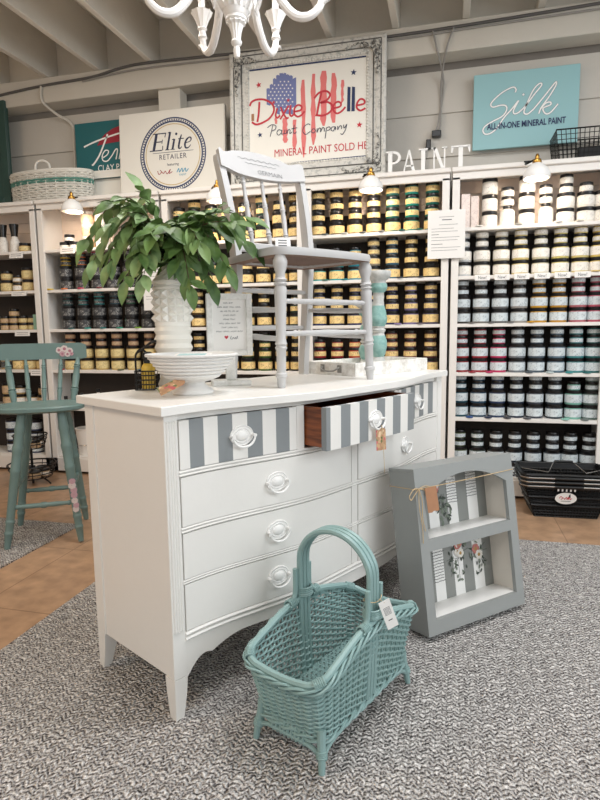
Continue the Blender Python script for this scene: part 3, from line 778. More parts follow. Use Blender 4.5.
for pts in ([(160, 332), (155, 352), (150, 372)], [(140, 342), (156, 332), (170, 336), (168, 348), (154, 354)],
            [(190, 352), (180, 350), (174, 360), (180, 368), (190, 360), (192, 350), (190, 364), (198, 364)],
            [(203, 350), (200, 364), (206, 362)], [(210, 350), (209, 364), (216, 350), (221, 352), (220, 364), (228, 358)],
            [(236, 334), (232, 356), (236, 364), (244, 358)], [(226, 348), (246, 344)],
            [(292, 336), (284, 332), (270, 342), (266, 358), (276, 368), (292, 358)],
            [(302, 348), (296, 358), (302, 364), (310, 356), (304, 348)],
            [(316, 348), (315, 362), (322, 348), (328, 350), (327, 361), (334, 347), (340, 349), (340, 360)],
            [(348, 346), (343, 384)], [(347, 348), (358, 344), (360, 352), (350, 358)],
            [(376, 344), (366, 346), (364, 356), (372, 358), (378, 344), (379, 356)],
            [(386, 342), (386, 355), (393, 342), (399, 343), (399, 353)],
            [(406, 338), (408, 350), (417, 336)], [(417, 336), (412, 356), (402, 372), (396, 368)]):
    S(pts, .0048, 4, yl-.0003)
star(g, *mapD(110, 197), .021, yl, 0, .2); star(g, *mapD(439, 157), .021, yl, 3, -.1)
star(g, *mapD(113, 366), .019, yl, 3, .1); star(g, *mapD(459, 340), .021, yl, 0, -.1)
poly_px([(77, 152), (480, 105), (480, 99.5), (77, 146.5)], yl, 3)
poly_px([(240, 466), (480, 452), (480, 448.5), (240, 462.5)], yl, 3)
a = mapD(165, 448)
g.text('MINERAL PAINT SOLD HE', (a[0]+IW)/2+.005, z0+.043, .069, yl, 0, sx=.80)
b_ = mapD(86, 300); g.box(b_[0]-.006, b_[0]+.012, yl-.002, yl, b_[1]-.035, b_[1]+.01, mat=6); g.box(b_[0]-.002, b_[0]+.006, yl-.002, yl, b_[1]+.01, b_[1]+.05, mat=7)
g.build('lettering', [M_red, M_pink, M_flagblue, M_navy, M_blueblack, M_signwhite, M_kraft, M_white], t)

# ---- white canvas with a round emblem
t = thing('canvas_sign', 'white canvas panel with a navy and gold round retailer emblem', 'sign', (-1.935, 3.90, 2.052), rot=(R_(-2.5), 0, 0))
G().box(-.40, .415, 0, .04, 0, .585, .004).build('canvas', M_canvas, t)
g = G(); cx, cz, Rr = .02, .275, .255
g.disc(cx, cz, Rr, Rr, -.001, 0, 64, r0=.965)
for k in range(84):
    a = 2*PI*k/84; ca, sa = math.cos(a), math.sin(a); q = .0052
    px, pz = cx+Rr*.935*ca, cz+Rr*.935*sa
    g.flat([(px-q*ca+q*sa*.8, pz-q*sa-q*ca*.8), (px+q*ca+q*sa*.8, pz+q*sa-q*ca*.8), (px+q*ca-q*sa*.8, pz+q*sa+q*ca*.8), (px-q*ca-q*sa*.8, pz-q*sa+q*ca*.8)], -.001, 0)
g.disc(cx, cz, Rr*.91, Rr*.91, -.001, 0, 64, r0=.955)
g.disc(cx, cz, Rr*.83, Rr*.83, -.001, 1, 64, r0=.975)
def it(pts, w): g.ribbon([(cx+x+.22*z, cz+z) for x, z in pts], w, -.0012, 2, smooth=len(pts) > 2)
zb, zt = .035, .15
it([(-.155, zb), (-.155, zt)], .020); it([(-.185, zb), (-.09, zb)], .007); it([(-.185, zt), (-.08, zt)], .007); it([(-.155, .094), (-.10, .094)], .007)
it([(-.085, zb), (-.09, zb+.03)], .006); it([(-.083, zt), (-.085, zt-.028)], .006); it([(-.10, .08), (-.10, .108)], .005)
it([(-.05, zb), (-.05, zt+.005)], .015); it([(-.065, zb), (-.032, zb)], .005); it([(-.066, zt), (-.05, zt+.004)], .006)
it([(-.008, zb), (-.008, zb+.07)], .015); it([(-.024, zb), (.010, zb)], .005); it([(-.024, zb+.066), (-.008, zb+.07)], .006); g.disc(cx-.002+.22*zt, cz+zt-.012, .009, .009, -.0012, 2, 12)
it([(.042, zt-.02), (.036, zb+.05), (.038, zb+.01), (.05, zb+.002), (.062, zb+.014)], [.008, .014, .014, .009, .004]); it([(.022, zb+.068), (.066, zb+.068)], .006)
it([(.085, zb+.036), (.118, zb+.044), (.122, zb+.062), (.108, zb+.072), (.088, zb+.056), (.082, zb+.028), (.092, zb+.004), (.112, zb+.002), (.128, zb+.02)], [.005, .006, .010, .008, .013, .014, .012, .008, .004])
g.ribbon([(cx-.155, cz+.018), (cx+.16, cz+.018)], .003, -.0012, 2, smooth=False)
g.text('RETAILER', cx, cz-.030, .050, -.0012, 2, spacing=1.15, sx=.9)
g.text('featuring', cx, cz-.075, .026, -.0012, 2)
g.ribbon([(cx+x, cz+z) for x, z in ((-.12, -.105), (-.11, -.13), (-.09, -.115), (-.1, -.1), (-.075, -.125), (-.06, -.11), (-.045, -.13), (-.02, -.1), (-.03, -.128), (-.005, -.118))], .005, -.0012, 3)
g.ribbon([(cx+x, cz+z) for x, z in ((.03, -.125), (.045, -.1), (.05, -.125), (.07, -.1), (.075, -.125), (.095, -.1), (.1, -.125), (.12, -.105))], .006, -.0012, 4)
g.text('PAINT', cx+.075, cz-.15, .02, -.0012, 4)
g.build('lettering', [M_navy, M_gold, M_blueblack, M_crimson, M_ltblue], t)

# ---- teal clay paint sign on a white board
t = thing('shop_sign', 'dark teal sign with white script and a red blot, behind the white canvas panel', 'sign', (-2.44, 4.005, 2.235))
G().box(-.32, .34, 0, .02, .0, .405, .002).build('sign_board', M_signteal, t)
G().box(-.32, .34, -.0015, 0, 0, .055).build('white_strip', M_signwhite, t)
def mapT(x, y):       # crop grid 57..212 wide, 127..290 tall
    return (-.32+(x-57)/155.*.42, .405*(1-(y-127)/163.))
g = G()
g.flat([mapT(*p) for p in ((126, 196), (134, 182), (150, 166), (175, 152), (212, 142), (240, 140), (260, 150), (256, 172), (230, 186), (200, 190), (160, 192))][::-1], -.0015, 1)
for m_, pts, w in ((0, [(84, 196), (120, 184), (170, 172), (212, 164), (250, 158)], .012), (0, [(160, 166), (146, 196), (130, 226), (112, 248), (106, 250)], .013),
                   (0, [(142, 232), (156, 224), (160, 214), (150, 212), (140, 226), (142, 240), (156, 242), (172, 226)], .009),
                   (0, [(172, 226), (182, 212), (188, 214), (182, 240)], .009), (0, [(192, 240), (200, 214), (212, 214), (206, 240)], .009)):
    g.ribbon([mapT(*p) for p in pts], w, -.0025, m_)
a = mapT(124, 266)
g.text('CLAY PAINT', a[0], a[1]-.012, .066, -.0025, 0, align='LEFT', sx=.85)
g.text('changeable  finish', a[0]+.02, a[1]-.034, .02, -.0025, 0, align='LEFT', sx=.9)
g.build('lettering', [M_white, M_crimson], t)
tag(G().box(-.27, .30, 0, .02, 0, .185, .002).build('canvas_board', M_signwhite, None, (-2.4, 4.035, 2.052)), 'plain white canvas board standing below the dark teal sign', 'panel')

# ---- standing serif letters
def letter(ch, x, polys):
    g = G(); kx = {'A': .105, 'N': .105}.get(ch, .145)
    for P in polys: g.prism([(a*kx, b*.145) for a, b in P], 0, .022)
    o = g.build('wooden_letter', M_white, None, (x, 3.83, TOPZ))
    tag(o, 'white wooden letter %s standing on the bookcase under the long cable' % ch, 'letter')
def rect(x0, x1, z0, z1): return [(x0, z0), (x1, z0), (x1, z1), (x0, z1)]
def arc(cx, cz, r0, r1, a0, a1, n=10, sx=1):
    o = [(cx+sx*r1*math.cos(lerp(a0, a1, k/n)), cz+r1*math.sin(lerp(a0, a1, k/n))) for k in range(n+1)]
    i = [(cx+sx*r0*math.cos(lerp(a1, a0, k/n)), cz+r0*math.sin(lerp(a1, a0, k/n))) for k in range(n+1)]
    return o+i
letter('P', -.405, [rect(.1, .28, .05, .95), rect(0, .38, 0, .06), rect(0, .3, .94, 1), arc(.28, .72, .19, .28, -PI/2, PI/2, 10, 1.35)])
letter('A', -.305, [[(.06, .03), (.13, .03), (.43, .85), (.40, 1.0)], [(.62, .03), (.82, .03), (.48, 1.0), (.40, 1.0)], rect(-.02, .24, 0, .05), rect(.52, .92, 0, .05), rect(.22, .68, .30, .36)])
letter('I', -.20, [rect(.1, .27, .05, .95), rect(0, .37, 0, .06), rect(0, .37, .94, 1)])
letter('N', -.121, [rect(.1, .18, .03, .97), rect(.70, .78, .03, .97), [(.08, 1.0), (.62, .0), (.80, .0), (.28, 1.0)], rect(0, .28, 0, .05), rect(.0, .25, .95, 1), rect(.58, .88, .95, 1)])
letter('T', -.004, [rect(.30, .48, .05, .95), rect(.20, .58, 0, .06), rect(0, .78, .93, 1), [(0, .72), (.05, .72), (.10, .95), (0, .95)], [(.73, .72), (.78, .72), (.78, .95), (.68, .95)]])

# ---- woven white basket with a teal stripe
def woven_oval(rx, ry, h, rows, n, flare=.06, amp=.004, r=.006):
    g = G(); g2 = G()
    for k in range(rows):
        z = h*(k+.5)/rows; pts = []
        for j in range(n*2):
            a = 2*PI*j/(n*2); q = 1+flare*z/h; w = amp*(1 if (j//1+k) % 2 else -1)
            pts.append(((rx*q+w)*math.cos(a), (ry*q+w)*math.sin(a), z))
        (g2 if k in (int(rows*.66), int(rows*.66)+1) else g).tube(pts, r, 5, closed=True, sq=.75)
    return g, g2
t = thing('woven_basket', 'white woven oval basket with a teal stripe on the left bookcases', 'basket', (-2.93, 3.93, TOPZ))
g, g2 = woven_oval(.325, .12, .215, 13, 26, r=.0095, amp=.006)
for j in range(26):
    a = 2*PI*j/26; g.tube([(.322*math.cos(a), .117*math.sin(a), 0), (.343*math.cos(a), .125*math.sin(a), .215)], .006, 5)
g.prismz([(.318*math.cos(2*PI*j/26), .116*math.sin(2*PI*j/26)) for j in range(26)], .002, .01)
M_wb = mat('whitewashed_wicker', (226, 224, 216), .6, noise=(30, .05))
g.build('basket_body', M_wb, t); g2.build('stripe', mat('teal_wicker_stripe', (96, 150, 138), .6), t)
G().tube([((.345)*math.cos(2*PI*j/40), .126*math.sin(2*PI*j/40), .218) for j in range(40)], .012, 6, closed=True).build('rim', M_wb, t)
G().tube(catmull([(-.05, -.11, .2), (-.045, -.11, .27), (0, -.10, .295), (.05, -.09, .27), (.06, -.09, .2)], per=5), .009, 6).build('handle', M_wb, t)

# ---- dark green shutter, black wire basket
t = thing('shutter_panel', 'dark green shutter panel standing at the left edge on the bookcase', 'shutter', (-3.56, 3.93, TOPZ))
M_dkgreen = mat('dark_green_paint', (44, 74, 68), .5, noise=(12, .08))
G().box(-.26, .262, 0, .03, 0, .79, .004).build('panel', M_dkgreen, t)
g = G()
for x in (-.26, .202): g.box(x, x+.06, -.012, 0, 0, .79, .003)
g.box(-.2, .202, -.012, 0, 0, .08, .003).box(-.2, .202, -.012, 0, .71, .79, .003)
g.build('frame', M_dkgreen, t)
def wire_basket(name, label, loc, w, d, h, nx, ny, nz, r=.0022, taper=.88, rotz=0):
    t = thing(name, label, 'basket', loc, rotz); g = G()
    def P(u, v, q): k = lerp(taper, 1, q); return (u*w/2*k, v*d/2*k, h*q+r)
    for k in range(nz+1):
        q = k/nz; g.tube([P(-1, -1, q), P(1, -1, q), P(1, 1, q), P(-1, 1, q)], r*(2 if k == nz else 1), 5, closed=True)
    for k in range(nx+1):
        u = -1+2*k/nx
        g.tube([P(u, -1, 1), P(u, -1, 0), P(u, 1, 0), P(u, 1, 1)], r, 4)
    for k in range(ny+1):
        v = -1+2*k/ny
        g.tube([P(-1, v, 1), P(-1, v, 0), P(1, v, 0), P(1, v, 1)], r, 4)
    g.build('wire_mesh', M_wire, t); return t
wire_basket('wire_basket', 'black wire basket on top of the right-hand bookcase beside the aqua sign', (.77, 3.925, TOPZ+.009), .36, .24, .165, 14, 9, 6)
tag(G().box(-.075, .09, -.05, .05, 0, .075, .006).build('storage_box', M_black, None, (.80, 3.93, TOPZ+.016)), 'black box lying inside the wire basket at top right', 'box')

# ---- clip lamps over the bookcases
def clip_lamp(x, label, z=1.985, pw=7.0):
    t = thing('clip_lamp', label, 'lamp', (x, 3.675, z), 0, 'white clip lamps over the bookcases')
    g = G(); g.lathe([(.073, -.055), (.075, -.05), (.073, -.028), (.062, -.005), (.045, .014), (.03, .024), (.024, .03), (.022, .026), (.043, .008), (.059, -.01), (.07, -.03), (.071, -.054)], 28, caps=False)
    g.build('lamp_shade', M_white, t)
    g = G().lathe([(.024, .028), (.026, .034), (.022, .05), (.012, .056), (.012, .07), (.006, .082)], 16)
    g.build('socket', M_brass, t)
    g = G().tube(catmull([(-.004, .0, .055), (-.05, .03, .04), (-.055, .075, .05), (-.04, .105, .07)], per=4), .005, 6)
    g.box(-.06, -.02, .10, .15, .066, .074, .002)
    g.build('clip_arm', M_wire, t)
    G().sphere((0, 0, -.01), .022, 12).build('bulb', mat('warm_bulb', (255, 226, 180), .3, emit=6), t)
    l = bpy.data.lights.new('clip_lamp_light', 'SPOT'); l.energy = pw; l.color = (1, .80, .62); l.spot_size = R_(150); l.spot_blend = .8; l.shadow_soft_size = .02
    o = bpy.data.objects.new('clip_lamp_light', l); COL.objects.link(o); o.parent = t; o.location = (0, 0, -.057); o.rotation_euler = (R_(72), 0, 0)
clip_lamp(-2.59, 'white clip lamp beside the green branches, over the dark-jar bookcase')
clip_lamp(-1.49, 'white clip lamp just left of the chair back, over the bookcase behind the vase')
clip_lamp(-.479, 'white clip lamp below the framed sign corner, left of the white letters')
clip_lamp(.474, 'white clip lamp below the aqua sign, over the white-label bookcase')
# ================================================================ serpentine dresser
DO = Vector((-.7163, 1.3386, 0)); DA = 1.0805
DW, DD, DH = 1.519, .461, .899
DM = Matrix.Translation(DO) @ Matrix.Rotation(DA, 4, 'Z')
def dl(s, q, z=DH): return DM @ Vector((s, q, z))      # a point given along the front, towards the back, up
def bump(s): s = min(s, DW-s); return ss((s-.08)/.5)
def vb(s): return .02-.068*bump(s)
def vt(s): return -.097*bump(s) if .10 < s < DW-.10 else 0
dresser = thing('dresser', 'white serpentine-front dresser with grey striped top drawers, standing on the braided rug', 'dresser', DO, DA)

# top board, with small square corners
g = G(); N = 60
fr = [(DW*i/N, vt(DW*i/N)) for i in range(N+1)]
poly = fr+[(DW, DD), (0, DD)]
n = len(poly)
vs = []
for dz, ins in ((-.024, .0), (-.002, 0), (0, .002)):
    for x, y in poly: vs.append((x+(ins if x < .5 else -ins if x > 1 else 0), y+(ins if y < .3 else -ins), DH+dz))
fs = [tuple(range(n))[::-1], tuple(range(2*n, 3*n))]
for k in (0, 1):
    for i in range(n): j = (i+1) % n; fs.append((k*n+i, k*n+j, (k+1)*n+j, (k+1)*n+i))
g.add(vs, fs); g.build('top_board', M_dresser, dresser)

ZT = DH-.024
def wall_strip(g, s0, s1, z0f, z1f, off, n=24, mat=0, thick=.018):
    """a curved board following the front; z0f/z1f may be functions of s; off pushes it towards the viewer"""
    f = (lambda c: c if callable(c) else (lambda s: c))
    a, b = f(z0f), f(z1f); vs = []
    for i in range(n+1):
        s = lerp(s0, s1, i/n); y = vb(s)-off
        vs += [(s, y, a(s)), (s, y, b(s)), (s, y+thick, b(s)), (s, y+thick, a(s))]
    fs = []
    for i in range(n):
        for k in range(4):
            k2 = (k+1) % 4; fs.append((4*i+k, 4*i+4+k, 4*i+4+k2, 4*i+k2))
    fs += [(0, 1, 2, 3), (4*n+3, 4*n+2, 4*n+1, 4*n)]
    return g.add(vs, fs, mat)
# case: sides, back, dust boards, corner posts
g = G()
SB = .12
g.box(.022, .036, .03, DD-.02, SB, ZT, .001).box(DW-.036, DW-.022, .03, DD-.02, SB, ZT, .001)
g.box(.03, DW-.03, DD-.03, DD-.02, SB, ZT)
for z in (.225, .38, .54, .70): g.box(.03, DW-.03, .04, DD-.02, z, z+.01)
g.box(.018, .03, DD-.065, DD-.015, SB, ZT, .001).box(DW-.03, DW-.018, DD-.065, DD-.015, SB, ZT, .001)
g.build('carcass', M_dresser, dresser)
def post(name, s0, s1):
    g = G(); y = .018
    g.box(s0, s1, y, y+.03, .1205, ZT, .0015)
    for k in range(4):
        x = lerp(s0+.010, s1-.010, k/3); g.tube([(x, y-.0005, .26), (x, y-.0005, ZT-.02)], .0042, 6)
    return g.build(name, M_dresser, dresser)
post('corner_post', .018, .062); post('corner_post', DW-.062, DW-.018)
# legs
def leg(sx, front):
    g = G(); m = 1 if sx == 0 else -1; x0 = .018 if sx == 0 else DW-.018
    y0 = .018 if front else DD-.016; k = 1 if front else -1
    tw, bw = .044, .028
    vs = []
    for z, w in ((0, bw), (.07, bw+.012), (.112, tw), (.12, tw)):
        d = min(w, .044)
        vs += [(x0, y0, z), (x0+m*w, y0, z), (x0+m*w, y0+k*d, z), (x0, y0+k*d, z)]
    fs = [(0, 3, 2, 1), (12, 13, 14, 15)]
    for i in range(3):
        for j in range(4): j2 = (j+1) % 4; fs.append((4*i+j, 4*i+j2, 4*i+4+j2, 4*i+4+j))
    if m*k < 0: fs = [f[::-1] for f in fs]
    g.add(vs, fs); g.build('leg', M_dresser, dresser, angle=20)
for sx in (0, 1):
    for fr_ in (True, False): leg(sx, fr_)
# apron with scalloped lower edge
def apron_z(s):
    s = min(s, DW-s)
    if s < .145:
        q = (s-.06)/.085; return .108+.053*math.sin(min(1, max(0, q))*PI*.62)
    q = (s-.145)/.13
    if q < 1: return .152+.034*math.sin(q*PI/2)
    return .186-.008*ss((s-.40)/.3)
wall_strip(G(), .058, DW-.058, apron_z, .224, .0, 120).build('apron', M_dresser, dresser)
# rails with a double bead
def rail(z0, z1, name='rail', s0=.060, s1=DW-.060):
    g = G(); wall_strip(g, s0, s1, z0, z1, -.001, 48, thick=.02)
    h = z1-z0
    for zc in (z0+h*.24, z0+h*.78):
        g.tube([(lerp(s0, s1, i/48), vb(lerp(s0, s1, i/48))-.001, zc) for i in range(49)], h*.23, 6)
    return g.build(name, M_dresser, dresser)
ROWS = [(.250, .389), (.402, .537), (.554, .697)]
for a, b in ((.222, .250), (.389, .402), (.537, .554), (.697, .7148)): rail(a, b)
wall_strip(G(), .060, DW-.060, .8546, ZT, -.012, 48, thick=.02).build('frieze', M_dresser, dresser)
# dividers
MC = DW/2
wall_strip(G(), MC-.017, MC+.017, .25, .697, .002, 4).build('divider', M_dresser, dresser)
SD1, SD2 = (.470, .500), (DW-.500, DW-.470)
for a, b in (SD1, SD2): wall_strip(G(), a, b, .7148, .8546, .002, 4).build('divider', M_dresser, dresser)

# handles: oval stamped plate, domed boss and swinging bail
def handle_mesh():
    g = G(); sx, sz = .040, .031
    prof = [(1.0, 0), (1.0, .0022), (.94, .0042), (.86, .0022), (.74, .0022), (.68, .0050), (.60, .0026), (.54, .0026), (.50, .0050), (.40, .0085), (.25, .0105), (.0, .0112)]
    M = Matrix(((sx, 0, 0, 0), (0, 0, -1, 0), (0, sz, 0, 0), (0, 0, 0, 1)))
    g.lathe(prof, 32, M=M, caps=False)
    return g.mesh('backplate', M_white, 30)
def bail_mesh():
    g = G(); sx, sz = .037, .031
    pts = [(sx*math.cos(a), -.016-.002*math.sin(-a), -.002+sz*math.sin(a)*.98) for a in [lerp(PI, 2*PI, i/20) for i in range(21)]]
    g.tube(pts, [.0028+.0012*math.sin(PI*i/20) for i in range(21)], 7)
    for s in (-1, 1):
        g.tube([(s*sx, -.001, -.001), (s*sx, -.012, -.001), (s*sx, -.019, -.001)], [.006, .0045, .0055], 8)
    return g.mesh('bail', M_white, 40)
HM, BM = handle_mesh(), bail_mesh()
def join_meshes(a, b, name):
    g = G()
    for me in (a, b): g.add([tuple(v.co) for v in me.vertices], [tuple(p.vertices) for p in me.polygons])
    return g.mesh(name, M_white, 30)
HANDLE = join_meshes(HM, BM, 'handle')
def put_handle(parent, s, z, y, ang):
    o = bpy.data.objects.new('handle', HANDLE); COL.objects.link(o); o.parent = parent
    o.location = (s, y, z); o.rotation_euler = (0, 0, ang)
def drawer(s0, s1, z0, z1, hs, stripes=None):
    g = G(); off = .003; n = 40
    if stripes is None:
        wall_strip(g, s0+.003, s1-.003, z0+.002, z1-.002, off, 32, thick=.016)
    else:
        for a, b, m in stripes: wall_strip(g, a, b, z0+.002, z1-.002, off, 4, m, .016)
    o = g.build('drawer', [M_dresser, M_stripe], dresser)
    e = .01; ang = math.atan2(vb(hs+e)-vb(hs-e), 2*e)
    put_handle(o, hs, (z0+z1)/2+.002, vb(hs)-off, ang)
    return o
for z0, z1 in ROWS:
    drawer(.062, MC-.018, z0, z1, .389); drawer(MC+.018, DW-.062, z0, z1, DW-.400)
bl = [.065, .098, .145, .192, .240, .290, .342, .390, .440, .468]
drawer(.062, .470, .7148, .8546, .270, [(a, b, i % 2) for i, (a, b) in enumerate(zip(bl[:-1], bl[1:]))])
br = [DW-b for b in bl[::-1]]
drawer(DW-.470, DW-.062, .7148, .8546, DW-.262, [(a, b, i % 2) for i, (a, b) in enumerate(zip(br[:-1], br[1:]))])
# the open middle drawer
def wood_material(name, c1, c2, sc=(6, 40, 40), dist=6):
    m = bpy.data.materials.new(name); m.use_nodes = True; nt = m.node_tree; L = nt.links.new; N_ = nt.nodes.new
    b = nt.nodes['Principled BSDF']; b.inputs['Roughness'].default_value = .4
    tc = N_('ShaderNodeTexCoord'); mp = N_('ShaderNodeMapping'); mp.inputs['Scale'].default_value = sc
    L(tc.outputs['Object'], mp.inputs['Vector'])
    n = N_('ShaderNodeTexNoise'); n.inputs['Scale'].default_value = 1.5; n.inputs['Detail'].default_value = 6; n.inputs['Distortion'].default_value = .6
    L(mp.outputs[0], n.inputs['Vector'])
    r = N_('ShaderNodeValToRGB'); r.color_ramp.elements[0].position = .3; r.color_ramp.elements[1].position = .7
    r.color_ramp.elements[0].color = rgb(*c1); r.color_ramp.elements[1].color = rgb(*c2)
    L(n.outputs['Fac'], r.inputs[0]); L(r.outputs[0], b.inputs['Base Color'])
    return m
M_mahog = wood_material('red_brown_wood', (86, 40, 18), (150, 82, 42), (3, 5, 60))
PULL = .088; m0, m1 = SD1[1]+.004, SD2[0]-.004
def front_y(s): return vb(s)-.003-PULL
g = G()
bm_ = [m0, .513, .565, .615, .665, .715, .765, .815, .865, .915, .965, m1]
bm_ = [m0]+[m0+.018+(m1-m0-.018)*k/10 for k in range(11)]
st = [(a, b, (i+1) % 2) for i, (a, b) in enumerate(zip(bm_[:-1], bm_[1:]))]
for a, b, m in st: wall_strip(g, a, b, .7165, .8525, .003+PULL, 4, m, .020)
od = g.build('drawer', [M_dresser, M_stripe], dresser)
g = G(); back = .34
for s in (m0+.002, m1-.014):
    y0 = front_y(s)+.018
    g.box(s, s+.012, y0, back, .725, .850, .001)
g.box(m0+.012, m1-.012, back-.012, back, .725, .84); g.box(m0+.01, m1-.01, front_y(MC)+.03, back, .728, .735)
g.build('drawer_box', M_mahog, od)
put_handle(od, MC, .786, front_y(MC), 0)

# ---------------------------------------------------------------- paper tags on the dresser
def kraft_floral(name):
    m = bpy.data.materials.new(name); m.use_nodes = True; nt = m.node_tree; L = nt.links.new; N_ = nt.nodes.new
    b = nt.nodes['Principled BSDF']; b.inputs['Roughness'].default_value = .8
    tc = N_('ShaderNodeTexCoord'); v = N_('ShaderNodeTexVoronoi'); v.inputs['Scale'].default_value = 110
    L(tc.outputs['Object'], v.inputs['Vector'])
    s = N_('ShaderNodeSeparateColor'); L(v.outputs['Color'], s.inputs[0])
    r = N_('ShaderNodeValToRGB'); r.color_ramp.interpolation = 'CONSTANT'; e = r.color_ramp.elements
    e[0].color = rgb(186, 146, 112); e[1].position = .5; e[1].color = rgb(206, 168, 130)
    for p, c in ((.72, (206, 110, 112)), (.80, (120, 130, 84)), (.90, (226, 196, 160))): q = e.new(p); q.color = rgb(*c)
    L(s.outputs['Red'], r.inputs[0]); L(r.outputs[0], b.inputs['Base Color'])
    return m
M_floral = kraft_floral('floral_kraft_card')
def paper_tag(name, label, poly, holes, mats, parent=None, M=None, string=None):
    g = G(); g.prism(poly, -.0006, .0006, 0)
    if M is not None: g.v = [tuple(M @ Vector(p)) for p in g.v]
    if string: g.tube(catmull(string, per=4), .0009, 5, mat=1)
    o = g.build(name, mats); tag(o, label, 'tag'); return o
TAGP = [(-.021, -.075), (.021, -.075), (.021, -.006), (.013, 0), (-.013, 0), (-.021, -.006)]
hp = dl(MC, front_y(MC)-.022, .757)
M = Matrix.Translation(hp) @ Matrix.Rotation(DA-.25, 4, 'Z') @ Matrix.Rotation(R_(-3), 4, 'X')
paper_tag('gift_tag', 'floral kraft tag hanging from the handle of the open striped drawer', TAGP, None, [M_floral, M_twine], M=M,
          string=[M @ Vector((0, -.002, -.006)), hp+Vector((.004, 0, .012)), M @ Vector((.004, -.004, -.02)), M @ Vector((.006, -.006, -.12)), M @ Vector((.008, -.004, -.155))])
# ================================================================ things standing on the dresser
E3 = Vector((0, 0, 1))
CR = Vector((math.cos(R_(14.45)), math.sin(R_(14.45)), 0)); CF = Vector((-math.sin(R_(14.45)), math.cos(R_(14.45)), 0))
M_ceramic = mat('white_glazed_ceramic', (238, 236, 228), .22, noise=(10, .015))
# ---- studded white vase
VP = dl(.330, .400); 
t = thing('vase', 'tall white ceramic vase with rows of pyramid studs, holding the green branches', 'vase', VP); t.scale = (.91, .91, 1)
prof = [(.046, 0), (.060, .002), (.063, .014), (.056, .030), (.052, .042), (.058, .052), (.066, .062)]
z = .066
for k in range(5): prof += [(.064, z), (.0715, z+.014), (.064, z+.029)]; z += .029
prof += [(.066, z), (.0665, .224)]
zs0, zs1 = .224, .332
prof += [(.066, zs0), (.066, zs1), (.070, .334), (.071, .340), (.066, .344), (.065, .349), (.071, .353), (.0715, .361), (.066, .365), (.068, .3655)]
g = G().lathe(prof, 40, caps=True)
g.build('vase_body', M_ceramic, t, angle=28)
g = G(); nr = 14; rows = 4; hh = (zs1-zs0)/rows
for i in range(rows):
    for k in range(nr):
        a0, a1 = 2*PI*k/nr, 2*PI*(k+1)/nr; am = (a0+a1)/2; za, zb2 = zs0+hh*i, zs0+hh*(i+1)
        p = lambda a, r, z: (r*math.cos(a), r*math.sin(a), z)
        g.add([p(a0, .0668, za), p(a1, .0668, za), p(a1, .0668, zb2), p(a0, .0668, zb2), p(am, .080, (za+zb2)/2)], [(0, 1, 4), (1, 2, 4), (2, 3, 4), (3, 0, 4)])
g.build('pyramid_studs', M_ceramic, t, smooth=False)
g = G(); nv, nu = 16, 9      # twisted shoulder up to the narrow neck
vs = []
for i in range(nv):
    q = i/(nv-1); r = lerp(.068, .021, q**.85); z = .3655+.062*q
    for k in range(nu*2):
        a = 2*PI*k/(nu*2)+q*1.5; rr_ = r*(1+.07*math.sin(PI*q)*(1 if k % 2 else -1)); vs.append((rr_*math.cos(a), rr_*math.sin(a), z))
fs = [(i*nu*2+k, i*nu*2+(k+1) % (nu*2), (i+1)*nu*2+(k+1) % (nu*2), (i+1)*nu*2+k) for i in range(nv-1) for k in range(nu*2)]
g.add(vs, fs); g.lathe([(.0215, .427), (.023, .432), (.019, .436), (.016, .43), (.015, .38)], 18, caps=False)
g.build('neck', M_ceramic, t, angle=18)

# ---- leafy branches
def leaf_material(name, c1, c2):
    m = bpy.data.materials.new(name); m.use_nodes = True; nt = m.node_tree; L = nt.links.new; N_ = nt.nodes.new
    b = nt.nodes['Principled BSDF']; b.inputs['Roughness'].default_value = .5
    tc = N_('ShaderNodeTexCoord'); n = N_('ShaderNodeTexNoise'); n.inputs['Scale'].default_value = 16; n.inputs['Detail'].default_value = 2
    L(tc.outputs['Object'], n.inputs['Vector'])
    r = N_('ShaderNodeValToRGB'); r.color_ramp.elements[0].position = .35; r.color_ramp.elements[1].position = .65
    r.color_ramp.elements[0].color = rgb(*c1); r.color_ramp.elements[1].color = rgb(*c2)
    L(n.outputs['Fac'], r.inputs[0]); L(r.outputs[0], b.inputs['Base Color'])
    b.inputs['Subsurface Weight'].default_value = .0
    return m
M_leaf = [leaf_material('fresh_green_leaf', (82, 112, 56), (128, 156, 94)), leaf_material('pale_green_leaf', (98, 128, 74), (150, 176, 122)), leaf_material('deep_green_leaf', (58, 90, 40), (98, 128, 64))]
M_stem = mat('brown_stem', (84, 62, 44), .7)
def leaf(g, base, d, up, L, W):
    d = d.normalized(); s = d.cross(up)
    s = s.normalized() if s.length > 1e-4 else Vector((1, 0, 0)); n = s.cross(d).normalized()
    prof = [(0, .03), (.12, .45), (.3, .88), (.48, 1.0), (.66, .86), (.84, .46), (1.0, .0)]
    vs = []
    for q, w in prof:
        c = base+d*(L*q)+n*(-.16*L*q*q)
        vs += [c-s*(W*w/2)+n*(W*w*.16), c, c+s*(W*w/2)+n*(W*w*.16)]
    fs = []
    for i in range(len(prof)-1):
        fs += [(3*i, 3*i+1, 3*i+4, 3*i+3), (3*i+1, 3*i+2, 3*i+5, 3*i+4)]
    g.add(vs, fs)
lr = random.Random(21)
NECK = VP+Vector((0, 0, .415))
